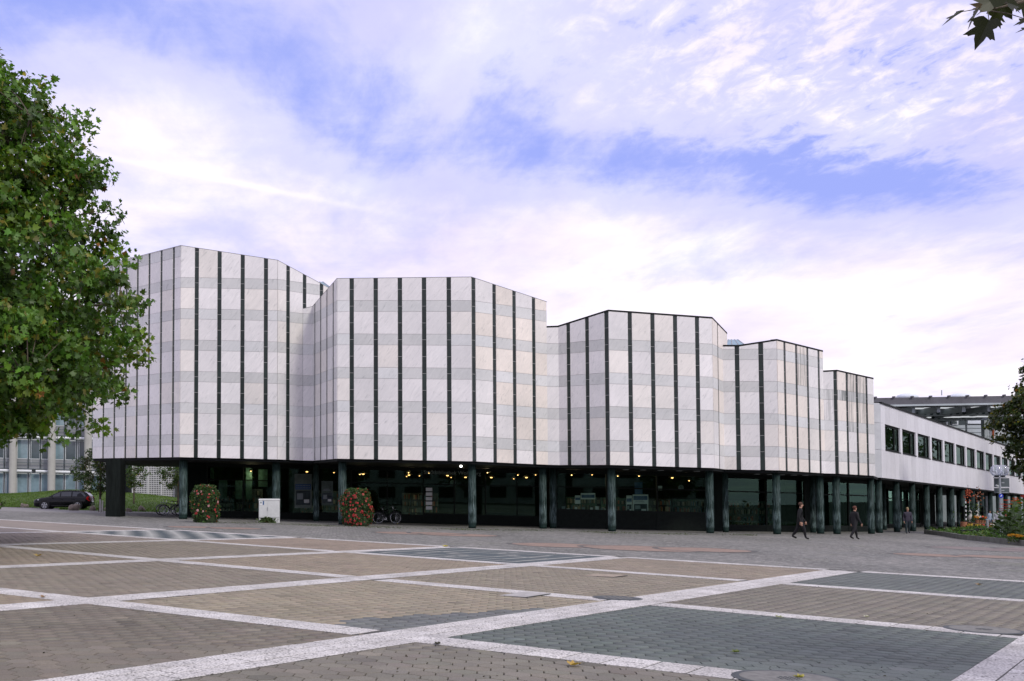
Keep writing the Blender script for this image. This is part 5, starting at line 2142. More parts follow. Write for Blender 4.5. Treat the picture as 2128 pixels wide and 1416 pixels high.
# ------------------------------------------------------------------ flower towers
def flower_tower(px, Y, w, h, label, n_fl, pink):
    p = gpt(px, Y)
    o = thing('flower_tower', tuple(p), label, 'planter')
    MB().lathe([(w * .40, 0), (w * .44, .1), (w * .44, h * .72), (w * .3, h * .90)], n=20).build('basket', mat('moss_basket', (.02, .035, .012), rough=.95, var=(5, .5)), o, local=True)

    def surf(n, shell):
        a = RNG.uniform(0, 6.283, n); z = RNG.uniform(.02, 1.0, n)
        r = w * .5 * (np.where(z > .72, np.sqrt(np.clip(1 - ((z - .72) / .30) ** 2, .05, 1)), 1.0)) * (.90 + .12 * np.sin(z * 3.0)) * (1 + .10 * np.sin(3 * a + 7 * z) + .06 * np.sin(7 * a - 11 * z))
        r = r * np.where(z < .1, .9, 1)
        top = RNG.random(n) < .14
        rr = np.where(top, r * np.sqrt(RNG.random(n)), r * shell(n))
        zz = np.where(top, h * (.90 + .09 * RNG.random(n)), z * h)
        rr = np.where(top, rr * .8 + .0, rr)
        P = np.stack([rr * np.cos(a), rr * np.sin(a), zz], 1)
        out = np.stack([np.cos(a), np.sin(a), np.where(top, 1.5, .15)], 1)
        out /= np.linalg.norm(out, axis=1)[:, None]
        return P, out
    P, out = surf(5200, lambda n: RNG.uniform(.84, 1.06, n))
    c = leaf_colours(len(P), (.040, .085, .020), .02, .35)
    f = leaves('foliage', P, .10, c, OVAL, out=out, up=.2)
    f.parent = o
    f['kind'] = 'stuff'
    # blossom heads: each a little cushion of petals
    P, out = surf(n_fl, lambda n: RNG.uniform(1.0, 1.10, n))
    keep = []
    for i in range(n_fl):
        fl = MB()
        k = RNG.random()
        col = (.46, .030, .035) if k < pink[0] else ((.55, .10, .09) if k < pink[1] else (.68, .36, .36))
        r = RNG.uniform(.032, .068)
        q0 = Vector(P[i])
        qn = Vector(out[i])
        rot = qn.to_track_quat('Z', 'Y')
        for j in range(6):
            a = j * 1.047
            v = [rot @ Vector((r * .2 * math.cos(a + 1.57), r * .2 * math.sin(a + 1.57), 0)), rot @ Vector((r * math.cos(a - .45), r * math.sin(a - .45), r * .2)), rot @ Vector((r * 1.15 * math.cos(a), r * 1.15 * math.sin(a), r * .1)), rot @ Vector((r * math.cos(a + .45), r * math.sin(a + .45), r * .2))]
            kk = RNG.uniform(.75, 1.2)
            fl.add([q0 + x for x in v], [(0, 1, 2, 3)], tuple(min(1, x * kk) for x in col))
        fl.ball(q0 + qn * r * .25, r * .42, 6, tuple(min(1, x * .9) for x in col))
        fl.build('blossom', PETAL, o, local=True)


flower_tower(426, 58.8, 1.40, 2.02, 'flower tower with sparse pink and red blossoms beside the first round column', 110, (.35, .8))
flower_tower(741, 59.4, 1.58, 2.02, 'flower tower thick with red blossoms in front of the bicycle', 260, (.75, 1.1))


# ------------------------------------------------------------------ utility cabinet
def cabinet():
    p = gpt(559.5, 61.4)
    o = thing('utility_cabinet', tuple(p), 'pale grey utility cabinet with small blue and white plates by the second round column', 'cabinet', rz=R(4))
    w, d, h = 1.18, .42, 1.36
    m = mat('cabinet_grey', (.56, .58, .57), rough=.5, var=(2, .07), var2=(11, .05))
    MB().box((w * .33, 0, .14), (w * .34, d * .9, .28)).build('base', m, o, local=True)
    MB().box((-w * .45, 0, .14), (w * .08, d * .9, .28)).build('base', m, o, local=True)
    MB().box((0, 0, .28 + (h - .36) / 2), (w, d, h - .36)).build('body', m, o, local=True)
    MB().add([(-w / 2 - .03, -d / 2 - .03, h - .08), (w / 2 + .03, -d / 2 - .03, h - .08), (w / 2 + .03, d / 2 + .03, h - .08), (-w / 2 - .03, d / 2 + .03, h - .08),
              (-w / 2, -d / 2, h - .02), (w / 2, -d / 2, h - .02), (w / 2 - .05, d / 2, h), (-w / 2 + .05, d / 2, h)],
             [(3, 2, 1, 0), (4, 5, 6, 7), (0, 1, 5, 4), (1, 2, 6, 5), (2, 3, 7, 6), (3, 0, 4, 7)]).build('lid', m, o, local=True)
    for sx, ww in ((-w * .30, w * .37), (w * .19, w * .56)):
        dr = MB().box((sx, -d / 2 - .008, .30 + (h - .42) / 2), (ww, .016, h - .44)).build('door', m, o, local=True)
    MB().box((-w * .085, -d / 2 - .03, .78), (.03, .03, .18)).build('handle', STEEL, o, local=True)
    MB().box((-w * .40, -d / 2 - .022, 1.12), (.19, .012, .22)).build('plate', WHITEP, o, local=True)
    MB().box((-w * .40, -d / 2 - .030, 1.14), (.10, .006, .10)).build('printed_mark', GREYP, o, local=True)
    MB().box((-w * .285, -d / 2 - .022, 1.12), (.075, .012, .22)).build('plate', BLUEP, o, local=True)
    # weeds at its foot
    n = 500
    P = np.stack([RNG.normal(-.15, .22, n), RNG.normal(-.25, .10, n), np.abs(RNG.normal(0, .12, n))], 1)
    wd = leaves('weed', P, .14, leaf_colours(n, (.05, .085, .02)), OVAL, up=.1)
    wd.location = p
    tag(wd, 'tuft of weeds growing at the foot of the grey utility cabinet', 'weeds', kind='stuff')


cabinet()


# ------------------------------------------------------------------ bicycles
CHROME = mat('chrome', (.65, .68, .70), rough=.25, metal=.9)
RUBBER = mat('rubber', (.012, .012, .012), rough=.8)
BIKEF = [mat('bike_black', (.012, .014, .014), rough=.3), mat('bike_grey', (.16, .18, .19), rough=.35), mat('bike_dark_blue', (.02, .03, .05), rough=.3)]


def bicycle(p, rz, label, m, group='parked bicycles'):
    o = thing('bicycle', tuple(p), label, 'bicycle', group, rz=rz)
    R_ = .345
    for x in (-.53, .53):
        pts = [(x + R_ * math.cos(a), 0, R_ + R_ * math.sin(a)) for a in np.linspace(0, 2 * math.pi, 29)]
        w = MB().tube(pts, .021, 6).build('wheel', RUBBER, o, local=True)
        pts = [(x + (R_ - .032) * math.cos(a), 0, R_ + (R_ - .032) * math.sin(a)) for a in np.linspace(0, 2 * math.pi, 29)]
        MB().tube(pts, .015, 5).build('rim', CHROME, w, local=True)
        sp = MB()
        for k in range(14):
            a = k * math.pi / 7
            sp.cyl((x, .02 * (-1) ** k, R_), (x + (R_ - .03) * math.cos(a), 0, R_ + (R_ - .03) * math.sin(a)), .0035, n=3)
        s = sp.build('spokes', CHROME, w, local=True)
        s['kind'] = 'stuff'
        MB().cyl((x, -.05, R_), (x, .05, R_), .03, n=8).build('hub', CHROME, w, local=True)
        pts = [(x + (R_ + .045) * math.cos(a), 0, R_ + (R_ + .045) * math.sin(a)) for a in np.linspace(.35 if x > 0 else -.1, 3.2 if x > 0 else 2.7, 14)]
        MB().tube(pts, .022, 5).build('mudguard', m, o, local=True)
    bb, st, hd = (-.08, 0, .30), (-.24, 0, .82), (.38, 0, .88)
    hl = (.42, 0, .72)
    fr = MB()
    fr.cyl(bb, st, .018, n=6); fr.cyl(bb, hl, .022, n=6); fr.cyl((-.20, 0, .70), hd, .018, n=6)
    for s in (-.05, .05):
        fr.cyl((bb[0], s, bb[2]), (-.53, s, R_), .011, n=5); fr.cyl((-.23, s, .74), (-.53, s, R_), .010, n=5)
    fr.cyl(hd, hl, .024, n=6)
    fr.build('frame', m, o, local=True)
    fk = MB()
    for s in (-.05, .05):
        fk.tube([(hl[0], s, hl[2] - .02), (.50, s, .45), (.53, s, R_)], .012, 5)
    fk.build('fork', m, o, local=True)
    MB().cyl(st, (-.27, 0, .94), .013, n=6).build('seat_post', CHROME, o, local=True)
    MB().add([(-.42, -.08, .95), (-.42, .08, .95), (-.25, .05, .98), (-.10, .02, .96), (-.10, -.02, .96), (-.25, -.05, .98), (-.40, 0, .90), (-.12, 0, .93)],
             [(0, 5, 2, 1), (5, 4, 3, 2), (0, 1, 6), (1, 2, 3, 7, 6), (5, 0, 6, 7, 4), (3, 4, 7)]).build('saddle', RUBBER, o, local=True)
    hb = MB()
    hb.cyl(hd, (.36, 0, 1.02), .014, n=6)
    hb.tube([(.20, -.29, 1.04), (.34, -.22, 1.06), (.39, 0, 1.03), (.34, .22, 1.06), (.20, .29, 1.04)], .012, 6)
    hb.build('handlebar', CHROME, o, local=True)
    ck = MB().lathe([(.09, -.006), (.09, .006)], (bb[0], .06, bb[2]), n=14, axis=Vector((0, 1, 0))).build('chainring', CHROME, o, local=True)
    for s in (1, -1):
        c = MB().cyl((bb[0], .07 * s, bb[2]), (bb[0] + .11 * s, .08 * s, bb[2] - .13 * s), .010, n=5).build('crank', CHROME, o, local=True)
        MB().box((bb[0] + .11 * s, .12 * s, bb[2] - .13 * s), (.09, .08, .02)).build('pedal', RUBBER, c, local=True)
    rk = MB()
    for s in (-.06, .06):
        rk.cyl((-.75, s, .74), (-.32, s, .76), .008, n=4); rk.cyl((-.60, s, .74), (-.53, s, R_), .007, n=4)
    rk.cyl((-.75, -.06, .74), (-.75, .06, .74), .008, n=4)
    rk.build('carrier', m, o, local=True)
    MB().ball((.50, 0, .86), .05, 8).build('headlamp', CHROME, o, local=True)
    return o


bicycle(gpt(804, 65.9), 0.05, 'bicycle with shiny rims leaning in the dark right of the red flower tower', BIKEF[0])
bicycle(gpt(357, 73.6), R(188), 'black bicycle behind the first round column, nearer of the pair', BIKEF[0])
bicycle(gpt(350, 75.0), R(176), 'grey bicycle behind the first round column, farther of the pair', BIKEF[1])


# ------------------------------------------------------------------ parked estate car
def estate_car(p, rz):
    o = thing('estate_car', tuple(p), 'black estate car parked side-on before the lawn at the left', 'car', rz=rz)
    paint = mat('black_car_paint', (.005, .006, .007), rough=.15, spec=.25)
    trim = mat('car_trim', (.012, .012, .012), rough=.6)
    cg = mat('car_glass', (.020, .028, .030), rough=.04, spec=.8)
    redl = mat('tail_light', (.55, .01, .01), rough=.2)
    whl = mat('head_light', (.80, .84, .88), rough=.1)
    alloy = mat('alloy', (.50, .52, .54), rough=.3, metal=.7)
    # lower body as a loft; stations along x (front at +x)
    st = [  # x, half width, bottom z, shoulder z, deck z, deck half width
        (2.28, .55, .42, .58, .66, .48), (2.20, .72, .24, .66, .74, .62), (2.02, .82, .20, .72, .82, .70), (1.60, .87, .19, .78, .92, .74), (1.05, .885, .19, .82, .99, .76),
        (.6, .89, .19, .84, .98, .80), (-.4, .89, .19, .86, .99, .80), (-1.3, .885, .20, .88, 1.0, .79), (-1.85, .86, .22, .90, 1.0, .76), (-2.15, .80, .28, .90, 1.0, .70), (-2.28, .68, .42, .80, .92, .62)]
    mb = MB()
    rings = []
    for x, w, zb, zs, zd, dw in st:
        rings.append([(x, -w * .86, zb), (x, -w, zb + .14), (x, -w * 1.0, (zb + zs) / 2 + .06), (x, -w * .985, zs), (x, -dw, zd), (x, 0, zd + .025), (x, dw, zd), (x, w * .985, zs), (x, w, (zb + zs) / 2 + .06), (x, w, zb + .14), (x, w * .86, zb)])
    n = 11
    vs = [v for r in rings for v in r]
    fs = [(i * n + k, (i + 1) * n + k, (i + 1) * n + (k + 1) % n, i * n + (k + 1) % n) for i in range(len(st) - 1) for k in range(n)]
    fs += [list(range(n)), list(range((len(st) - 1) * n, len(st) * n))[::-1]]
    mb.add(vs, fs)
    body = mb.build('body', paint, o, local=True, smooth=True)
    # cabin
    gs = [(1.08, .74, .99, .99, .72), (.55, .76, .98, 1.26, .63), (.15, .77, .98, 1.44, .57), (-.5, .77, .98, 1.475, .56), (-1.3, .765, .99, 1.455, .55), (-1.80, .74, 1.0, 1.38, .54), (-2.16, .68, 1.0, 1.05, .64)]
    mb = MB()
    rings = [[(x, -w, zb), (x, -tw, zt), (x, 0, zt + .02), (x, tw, zt), (x, w, zb)] for x, w, zb, zt, tw in gs]
    n = 5
    vs = [v for r in rings for v in r]
    fs = [(i * n + k, (i + 1) * n + k, (i + 1) * n + (k + 1) % n, i * n + (k + 1) % n) for i in range(len(gs) - 1) for k in range(n)]
    fs += [list(range(n)), list(range((len(gs) - 1) * n, len(gs) * n))[::-1]]
    mb.add(vs, fs)
    cab = mb.build('cabin', paint, o, local=True, smooth=False)

    def side_pt(x, k, s, off=.012):
        xs = [g[0] for g in gs][::-1]
        def itp(i):
            return float(np.interp(x, xs, [g[i] for g in gs][::-1]))
        w, zb, zt, tw = itp(1), itp(2), itp(3), itp(4)
        return (x, s * (w + (tw - w) * k + off), zb + (zt - zb) * k + off * .5)
    for s in (-1, 1):
        for a, b, a2, b2 in ((.86, .16, .52, .12), (.06, -.74, .06, -.74), (-.84, -1.90, -.84, -1.66)):
            q = [side_pt(a, .08, s), side_pt(b, .08, s), side_pt(b2, .84, s), side_pt(a2, .84 if a < .5 else .80, s)]
            MB().add(q, [(0, 1, 2, 3)]).build('side_window', cg, cab, local=True)
        # sill moulding, door gaps, handles, roof rail
        MB().box((-.35, s * .90, .30), (2.3, .03, .06)).build('sill_trim', trim, o, local=True)
        for x in (.10, -.80, .92):
            MB().box((x, s * .892, .60), (.014, .008, .62)).build('door_gap', trim, body, local=True)
        for x in (-.05, -.95):
            MB().box((x, s * .90, .80), (.18, .03, .03)).build('door_handle', trim, body, local=True)
        MB().tube([(.0, s * .60, 1.44), (-.1, s * .58, 1.505), (-1.4, s * .57, 1.49), (-1.65, s * .56, 1.42)], .016, 5).build('roof_rail', trim, o, local=True)
        mr = MB().ball((.72, s * .98, 1.01), .10, 8, sc=(.7, 1, .7)).build('mirror', paint, o, local=True)
        # lamps
        MB().add([(2.215, s * .42, .60), (2.12, s * .74, .62), (1.78, s * .865, .74), (1.86, s * .78, .82), (2.16, s * .46, .73)], [(0, 1, 2, 3, 4)]).build('headlight', whl, o, local=True)
        MB().ball((2.20, s * .60, .36), .07, 8, sc=(.5, 1, .7)).build('fog_lamp', whl, o, local=True)
        MB().add([(-2.285, s * .66, .68), (-2.16, s * .81, .66), (-1.94, s * .862, .84), (-2.02, s * .83, 1.02), (-2.18, s * .70, 1.04), (-2.30, s * .60, .90)], [(0, 1, 2, 3, 4, 5)]).build('tail_light', redl, o, local=True)
        for x in (1.32, -1.28):
            MB().lathe([(.39, 0), (.39, .05)], (x, s * .855, .34), n=24, axis=Vector((0, s, 0))).build('wheel_arch', trim, o, local=True)
            w = MB().lathe([(.22, -.10), (.305, -.10), (.325, -.06), (.325, .06), (.305, .10), (.22, .10)], (x, s * .80, .325), n=24, axis=Vector((0, s, 0))).build('wheel', RUBBER, o, local=True)
            MB().lathe([(.22, 0), (.22, .02), (.20, .03)], (x, s * .895, .325), n=20, axis=Vector((0, s, 0))).build('brake_disc', trim, w, local=True)
            for k in range(5):
                a = k * 2 * math.pi / 5 + .3
                MB().box((x + .11 * math.cos(a), s * .925, .325 + .11 * math.sin(a)), (.22, .03, .075), ry=-a).build('spoke', alloy, w, local=True)
            MB().tube([(x + .215 * math.cos(a), s * .922, .325 + .215 * math.sin(a)) for a in np.linspace(0, 2 * math.pi, 25)], .02, 5).build('rim', alloy, w, local=True)
    MB().add([(1.04, -.66, 1.02), (1.04, .66, 1.02), (.20, .53, 1.435), (.20, -.53, 1.435)], [(0, 1, 2, 3)]).build('windscreen', cg, o, local=True)
    MB().add([(-2.17, -.58, 1.08), (-2.17, .58, 1.08), (-1.86, .48, 1.375), (-1.86, -.48, 1.375)], [(3, 2, 1, 0)]).build('rear_window', cg, o, local=True)
    MB().box((2.275, 0, .58), (.03, .8, .14)).build('grille', trim, o, local=True)
    MB().box((2.29, 0, .40), (.03, .52, .11)).build('number_plate', WHITEP, o, local=True)
    MB().box((-2.29, 0, .62), (.03, .52, .11)).build('number_plate', WHITEP, o, local=True)
    MB().box((-2.22, 0, .40), (.20, 1.5, .16)).build('bumper', paint, o, local=True)


estate_car(gpt(133, 86.5), math.pi)


# ------------------------------------------------------------------ boulders and bollards
def boulder(px, Y, w, h, label, seed):
    rnd = random.Random(seed)
    p = gpt(px, Y)
    import bmesh
    bm = bmesh.new()
    bmesh.ops.create_icosphere(bm, subdivisions=3, radius=.5)
    ph = [Vector((rnd.gauss(0, 1), rnd.gauss(0, 1), rnd.gauss(0, 1))).normalized() for _ in range(9)]
    for v in bm.verts:
        d = v.co.normalized()
        k = 1.0
        for q in ph:
            t = d.dot(q)
            if t > .62:
                k -= (t - .62) * .55
        k += .05 * math.sin(d.x * 9 + seed) * math.sin(d.z * 11) + .03 * math.sin(d.y * 17)
        v.co = Vector((d.x * w / 2 * k, d.y * w * .4 * k, (d.z * .62 + .30) * h * k))
    me = bpy.data.meshes.new('boulder')
    bm.to_mesh(me)
    bm.free()
    me.materials.append(STONE)
    me.polygons.foreach_set('use_smooth', [True] * len(me.polygons))
    o = link('boulder', me)
    o.location = p + Vector((0, 0, -.02))
    o.rotation_euler = (0, 0, rnd.uniform(-.4, .4))
    tag(o, label, 'boulder', 'boulders edging the lawn')


boulder(51, 89.8, .74, .50, 'reddish boulder left of the parked car nose', 1)
boulder(-1, 90.5, .5, .4, 'boulder cut by the left edge of the photo near the lawn', 2)
boulder(155, 82.6, 1.15, .62, 'largest long boulder in front of the car rear wheel', 3)
boulder(193, 84.0, .55, .46, 'grey boulder under the car tail', 4)
boulder(221, 85.0, .45, .40, 'small boulder half hidden by the black pier, left side', 5)
boulder(268.5, 82.8, .58, .40, 'small pointed boulder between the black pier and the dark boulder', 6)
boulder(294, 85.2, .75, .52, 'dark round boulder on the grass left of the bicycles', 7)
for px, lab in ((208.5, 'left of the two slim pale bollards beside the black pier'), (213, 'right of the two slim pale bollards beside the black pier')):
    p = gpt(px, 77.0)
    o = thing('bollard', tuple(p), lab, 'bollard', 'bollards by the pier')
    MB().cyl((0, 0, 0), (0, 0, .90 if px < 210 else .82), .062, n=12).build('post', OCOL, o, local=True)
    MB().lathe([(.062, 0), (.05, .03), (.01, .045)], (0, 0, .90 if px < 210 else .82), n=12).build('cap', OCOL, o, local=True)


# ------------------------------------------------------------------ people
ORD = ('first', 'second', 'third', 'fourth', 'fifth', 'sixth', 'seventh', 'eighth')


def person(p, rz, label, pose, cols, H=1.74, name='person'):
    """skeleton grown with the skin modifier into one continuous body, then coloured by region"""
    J = {}
    lx = pose.get('stride', 0.0)
    la = pose.get('arm', 0.0)
    V, E, Rr, Tg = [], [], [], []
    cur = ['top']

    def add(co, r, parent=None):
        k = pose.get('bulk', 1.0) if co[2] > .15 and co[2] < 1.4 and r[0] > .03 else 1.0
        V.append(co); Rr.append((r[0] * k, r[1] * k)); Tg.append(cur[0])
        if parent is not None:
            E.append((parent, len(V) - 1))
        return len(V) - 1
    ln = pose.get('lean', .03)
    pel = add((0, 0, .93), (.145, .105))
    wa = add((0, ln * .4, 1.10), (.135, .10), pel)
    ch = add((0, ln * .8, 1.30), (.165, .115), wa)
    nk0 = add((0, ln, 1.43), (.085, .075), ch)
    cur[0] = 'head'
    nk = add((0, ln + .01, 1.50), (.055, .055), nk0)
    hd0 = add((0, ln + .035, 1.56), (.070, .082), nk)
    hd1 = add((0, ln + .03, 1.65), (.078, .098), hd0)
    hd2 = add((0, ln + .02, 1.72), (.050, .065), hd1)
    nose = None
    for s in (-1, 1):
        k = s * lx
        cur[0] = 'leg'
        hip = add((s * .09, 0, .88), (.095, .10), pel)
        kn = add((s * .10, .16 * k + .03, .48), (.062, .066), hip)
        an = add((s * .10, .26 * k - (.10 if k < 0 else 0), .10 + (.07 if k < 0 else 0)), (.042, .046), kn)
        cur[0] = 'shoe'
        add((s * .11, .26 * k + .15 - (.06 if k < 0 else 0), .045 + (.0 if k >= 0 else .03)), (.042, .032), an)
        cur[0] = 'top'
        sh = add((s * .185, ln * .9, 1.385), (.070, .066), ch)
        el = add((s * .235, ln - .04 - .13 * k * la, 1.10), (.047, .047), sh)
        wr = add((s * .235, ln + .08 - .24 * k * la, .87), (.034, .030), el)
        cur[0] = 'hand'
        hn = add((s * .232, ln + .11 - .27 * k * la, .79), (.040, .022), wr)
        for f in range(4):
            a1 = add((s * .228, ln + .075 + f * .024 - .27 * k * la, .745 - .006 * (1.5 - abs(f - 1.5))), (.0095, .0095), hn)
            add((s * .215, ln + .080 + f * .024 - .27 * k * la, .70), (.008, .008), a1)
        add((s * .205, ln + .15 - .27 * k * la, .765), (.010, .010), hn)
    me = bpy.data.meshes.new('tmp')
    me.from_pydata(V, E, [])
    tmp = bpy.data.objects.new('tmp', me)
    COL.objects.link(tmp)
    md = tmp.modifiers.new('skin', 'SKIN')
    md.use_smooth_shade = True
    for i, r in enumerate(Rr):
        me.skin_vertices[0].data[i].radius = r
    me.skin_vertices[0].data[0].use_root = True
    sb = tmp.modifiers.new('sub', 'SUBSURF')
    sb.levels = sb.render_levels = 2
    bpy.context.view_layer.update()
    out = bpy.data.meshes.new_from_object(tmp.evaluated_get(bpy.context.evaluated_depsgraph_get()))
    bpy.data.objects.remove(tmp)
    out.name = name
    skin, hair, top, trousers, shoe = cols
    cs = []
    VA, RA = np.array(V), np.array([max(r) for r in Rr])
    for f in out.polygons:
        c = f.center
        dd = np.linalg.norm(VA - np.array(c), axis=1)
        tg = Tg[int(np.argmin(dd - RA * .6))]
        if tg == 'hand' and dd.min() > .055:
            tg = 'leg' if abs(c.x) < .19 else 'top'
        if tg == 'head':
            cs.append(hair if c.z > 1.665 or (c.y < ln + .02 and c.z > 1.535) else skin)
        elif tg == 'hand':
            cs.append(skin)
        elif tg == 'shoe' or c.z < .09:
            cs.append(shoe)
        elif tg == 'leg':
            cs.append(trousers if c.z < pose.get('hem', .90) else top)
        else:
            cs.append(top)
    for m in (CLOTH,):
        out.materials.clear()
        out.materials.append(m)
    a = out.attributes.new('Col', 'FLOAT_COLOR', 'FACE')
    a.data.foreach_set('color', np.array([(*c, 1) for c in cs], dtype=np.float32).ravel())
    for f in out.polygons:
        f.use_smooth = True
    root = thing(name, tuple(p), label, 'person', rz=rz, scale=H / 1.76)
    o = link('body', out, root, local=True)
    # face: nose, eyes, ears, and a cap of hair
    fb = MB()
    fb.add([(-.013, ln + .125, 1.595), (.013, ln + .125, 1.595), (0, ln + .150, 1.598), (0, ln + .122, 1.645)], [(0, 1, 2), (1, 3, 2), (3, 0, 2)], skin)
    for s in (-1, 1):
        fb.ball((s * .078, ln + .03, 1.61), .024, 6, skin, sc=(.4, .7, 1.1))
        fb.ball((s * .030, ln + .121, 1.640), .009, 6, (.03, .02, .02))
    fb.box((0, ln + .120, 1.560), (.045, .012, .008), col=(.35, .12, .10))
    fb.build('face', CLOTH, root, local=True)
    hb = MB()
    hb.ball((0, ln + .012, 1.672), .098, 14, hair, sc=(.93, 1.08, .92))
    if pose.get('long_hair'):
        hb.ball((0, ln - .04, 1.58), .085, 12, hair, sc=(1.05, .7, 1.3))
    hb.build('hair', CLOTH, root, local=True, smooth=True)
    if pose.get('bag'):
        b = MB()
        b.box((.30, .05, .62), (.12, .34, .30), col=(.02, .02, .02))
        b.tube([(.27, -.05, .77), (.235, .05, .84), (.27, .15, .77)], .01, 5, (.02, .02, .02))
        b.build('bag', CLOTH, root, local=True)
    return root


CLOTH = mat('cloth_and_skin', (1, 1, 1), rough=.8, use='attr')
SK = (.45, .26, .18)
person(gpt(1663, 53.5), R(-110), 'person all in black walking in the open before the fourth hall', {'stride': .9, 'arm': .5, 'hem': .6, 'bulk': 1.35}, (SK, (.07, .035, .022), (.006, .007, .008), (.006, .006, .007), (.008, .008, .008)), 1.86)
person(gpt(1776, 55.5), R(-75), 'person in dark clothes with reddish hair walking below the last hall', {'stride': -.9, 'arm': .5, 'hem': .55, 'bulk': 1.25}, (SK, (.10, .035, .022), (.010, .010, .012), (.008, .008, .010), (.008, .008, .008)), 1.74)
person(gpt(1886.5, 71.5), R(165), 'fair-haired person in a dark top seen from behind by the wing colonnade', {'stride': .25, 'arm': .3, 'bulk': 1.2}, (SK, (.30, .24, .13), (.045, .040, .060), (.020, .035, .040), (.015, .015, .015)), 1.76)
person(gpt(2057, 97), R(200), 'person in a pale blue jacket standing between the far columns by the flower stall', {'stride': .1}, (SK, (.03, .02, .015), (.30, .36, .45), (.08, .09, .13), (.02, .02, .02)), 1.72)
person(gpt(2073.5, 101), R(150), 'person in a white shirt standing left of the street lamp pole', {'stride': .1}, (SK, (.03, .02, .015), (.75, .76, .80), (.02, .02, .025), (.02, .02, .02)), 1.76)
person(gpt(2092, 104), R(40), 'person in a red top right of the street lamp pole under the wing', {'stride': .1}, (SK, (.05, .03, .02), (.42, .04, .04), (.02, .02, .03), (.02, .02, .02)), 1.66)
person(gpt(2101, 106), R(170), 'person in black with a pale scarf under the far end of the wing', {'stride': .1}, (SK, (.04, .03, .02), (.03, .03, .03), (.02, .02, .02), (.02, .02, .02)), 1.74)


# ------------------------------------------------------------------ street lamp with two globes and the signs on its pole
def street_lamp():
    p = gpt(2081, 63)
    o = thing('street_lamp', tuple(p), 'grey street lamp with two clear globes rising from the flower bed', 'street lamp')
    base = Vector((0, 0, 0))
    H = at(2081, 992, 63).z - p.z
    MB().tube([(0, 0, 0), (0, 0, .8), (0, 0, H)], [.085, .075, .06], 12).build('pole', STEEL, o, local=True)
    MB().box((0, 0, H), (.75, .08, .06)).build('cross_arm', STEEL, o, local=True)
    for s in (-.19, .19):
        c = (s, .12 * s, H + .38)
        g = MB().ball(c, .34, 20).build('globe', CLEAR, o, local=True, smooth=True)
        MB().lathe([(.12, 0), (.13, .05), (.09, .09)], (s, .12 * s, H + .02), n=14).build('socket', BLACK, o, local=True)
        MB().lathe([(.03, 0), (.05, .08), (.05, .20), (.02, .27)], (s, .12 * s, H + .12), n=10).build('bulb', WHITEP, o, local=True)
    # two grey sign backs
    for py0, py1, lab in ((994, 1013, 'larger upper grey traffic sign seen from the back on the lamp pole'), (1014.5, 1025, 'lower grey traffic sign plate seen from the back on the lamp pole')):
        a, b = at(2066, py1, 63.2), at(2097, py0, 63.2)
        sg = thing('traffic_sign', ((a.x + b.x) / 2, 63.2, a.z), lab, 'sign')
        w, h = b.x - a.x, b.z - a.z
        MB().box((0, 0, h / 2), (w, .03, h)).build('plate', mat('sign_back', (.085, .105, .11), rough=.5, metal=.2), sg, local=True)
        MB().box((0, -.03, .02), (w * .85, .02, .03)).build('rail', STEEL, sg, local=True)
        MB().box((0, -.12, h / 2), (.16, .03, .06)).build('clamp', STEEL, sg, local=True)
        if py0 < 1000:
            MB().box((-w * .30, -.021, h * .18), (w * .22, .006, h * .16), ry=.3).build('sticker', WHITEP, sg, local=True)
    a = at(2080.5, 1031, 62.9)
    st = thing('sticker_band', (a.x, 62.92, a.z - .12), 'round blue sticker on the street lamp pole under the signs', 'sticker')
    MB().lathe([(.125, 0), (.125, .02)], (0, 0, .12), n=18, axis=Vector((0, -1, 0))).build('disc', mat('blue_sticker', (.015, .04, .42), rough=.4), st, local=True)
    MB().box((.0, -.025, .13), (.05, .006, .12), ry=.5).build('printed_mark', WHITEP, st, local=True)


street_lamp()


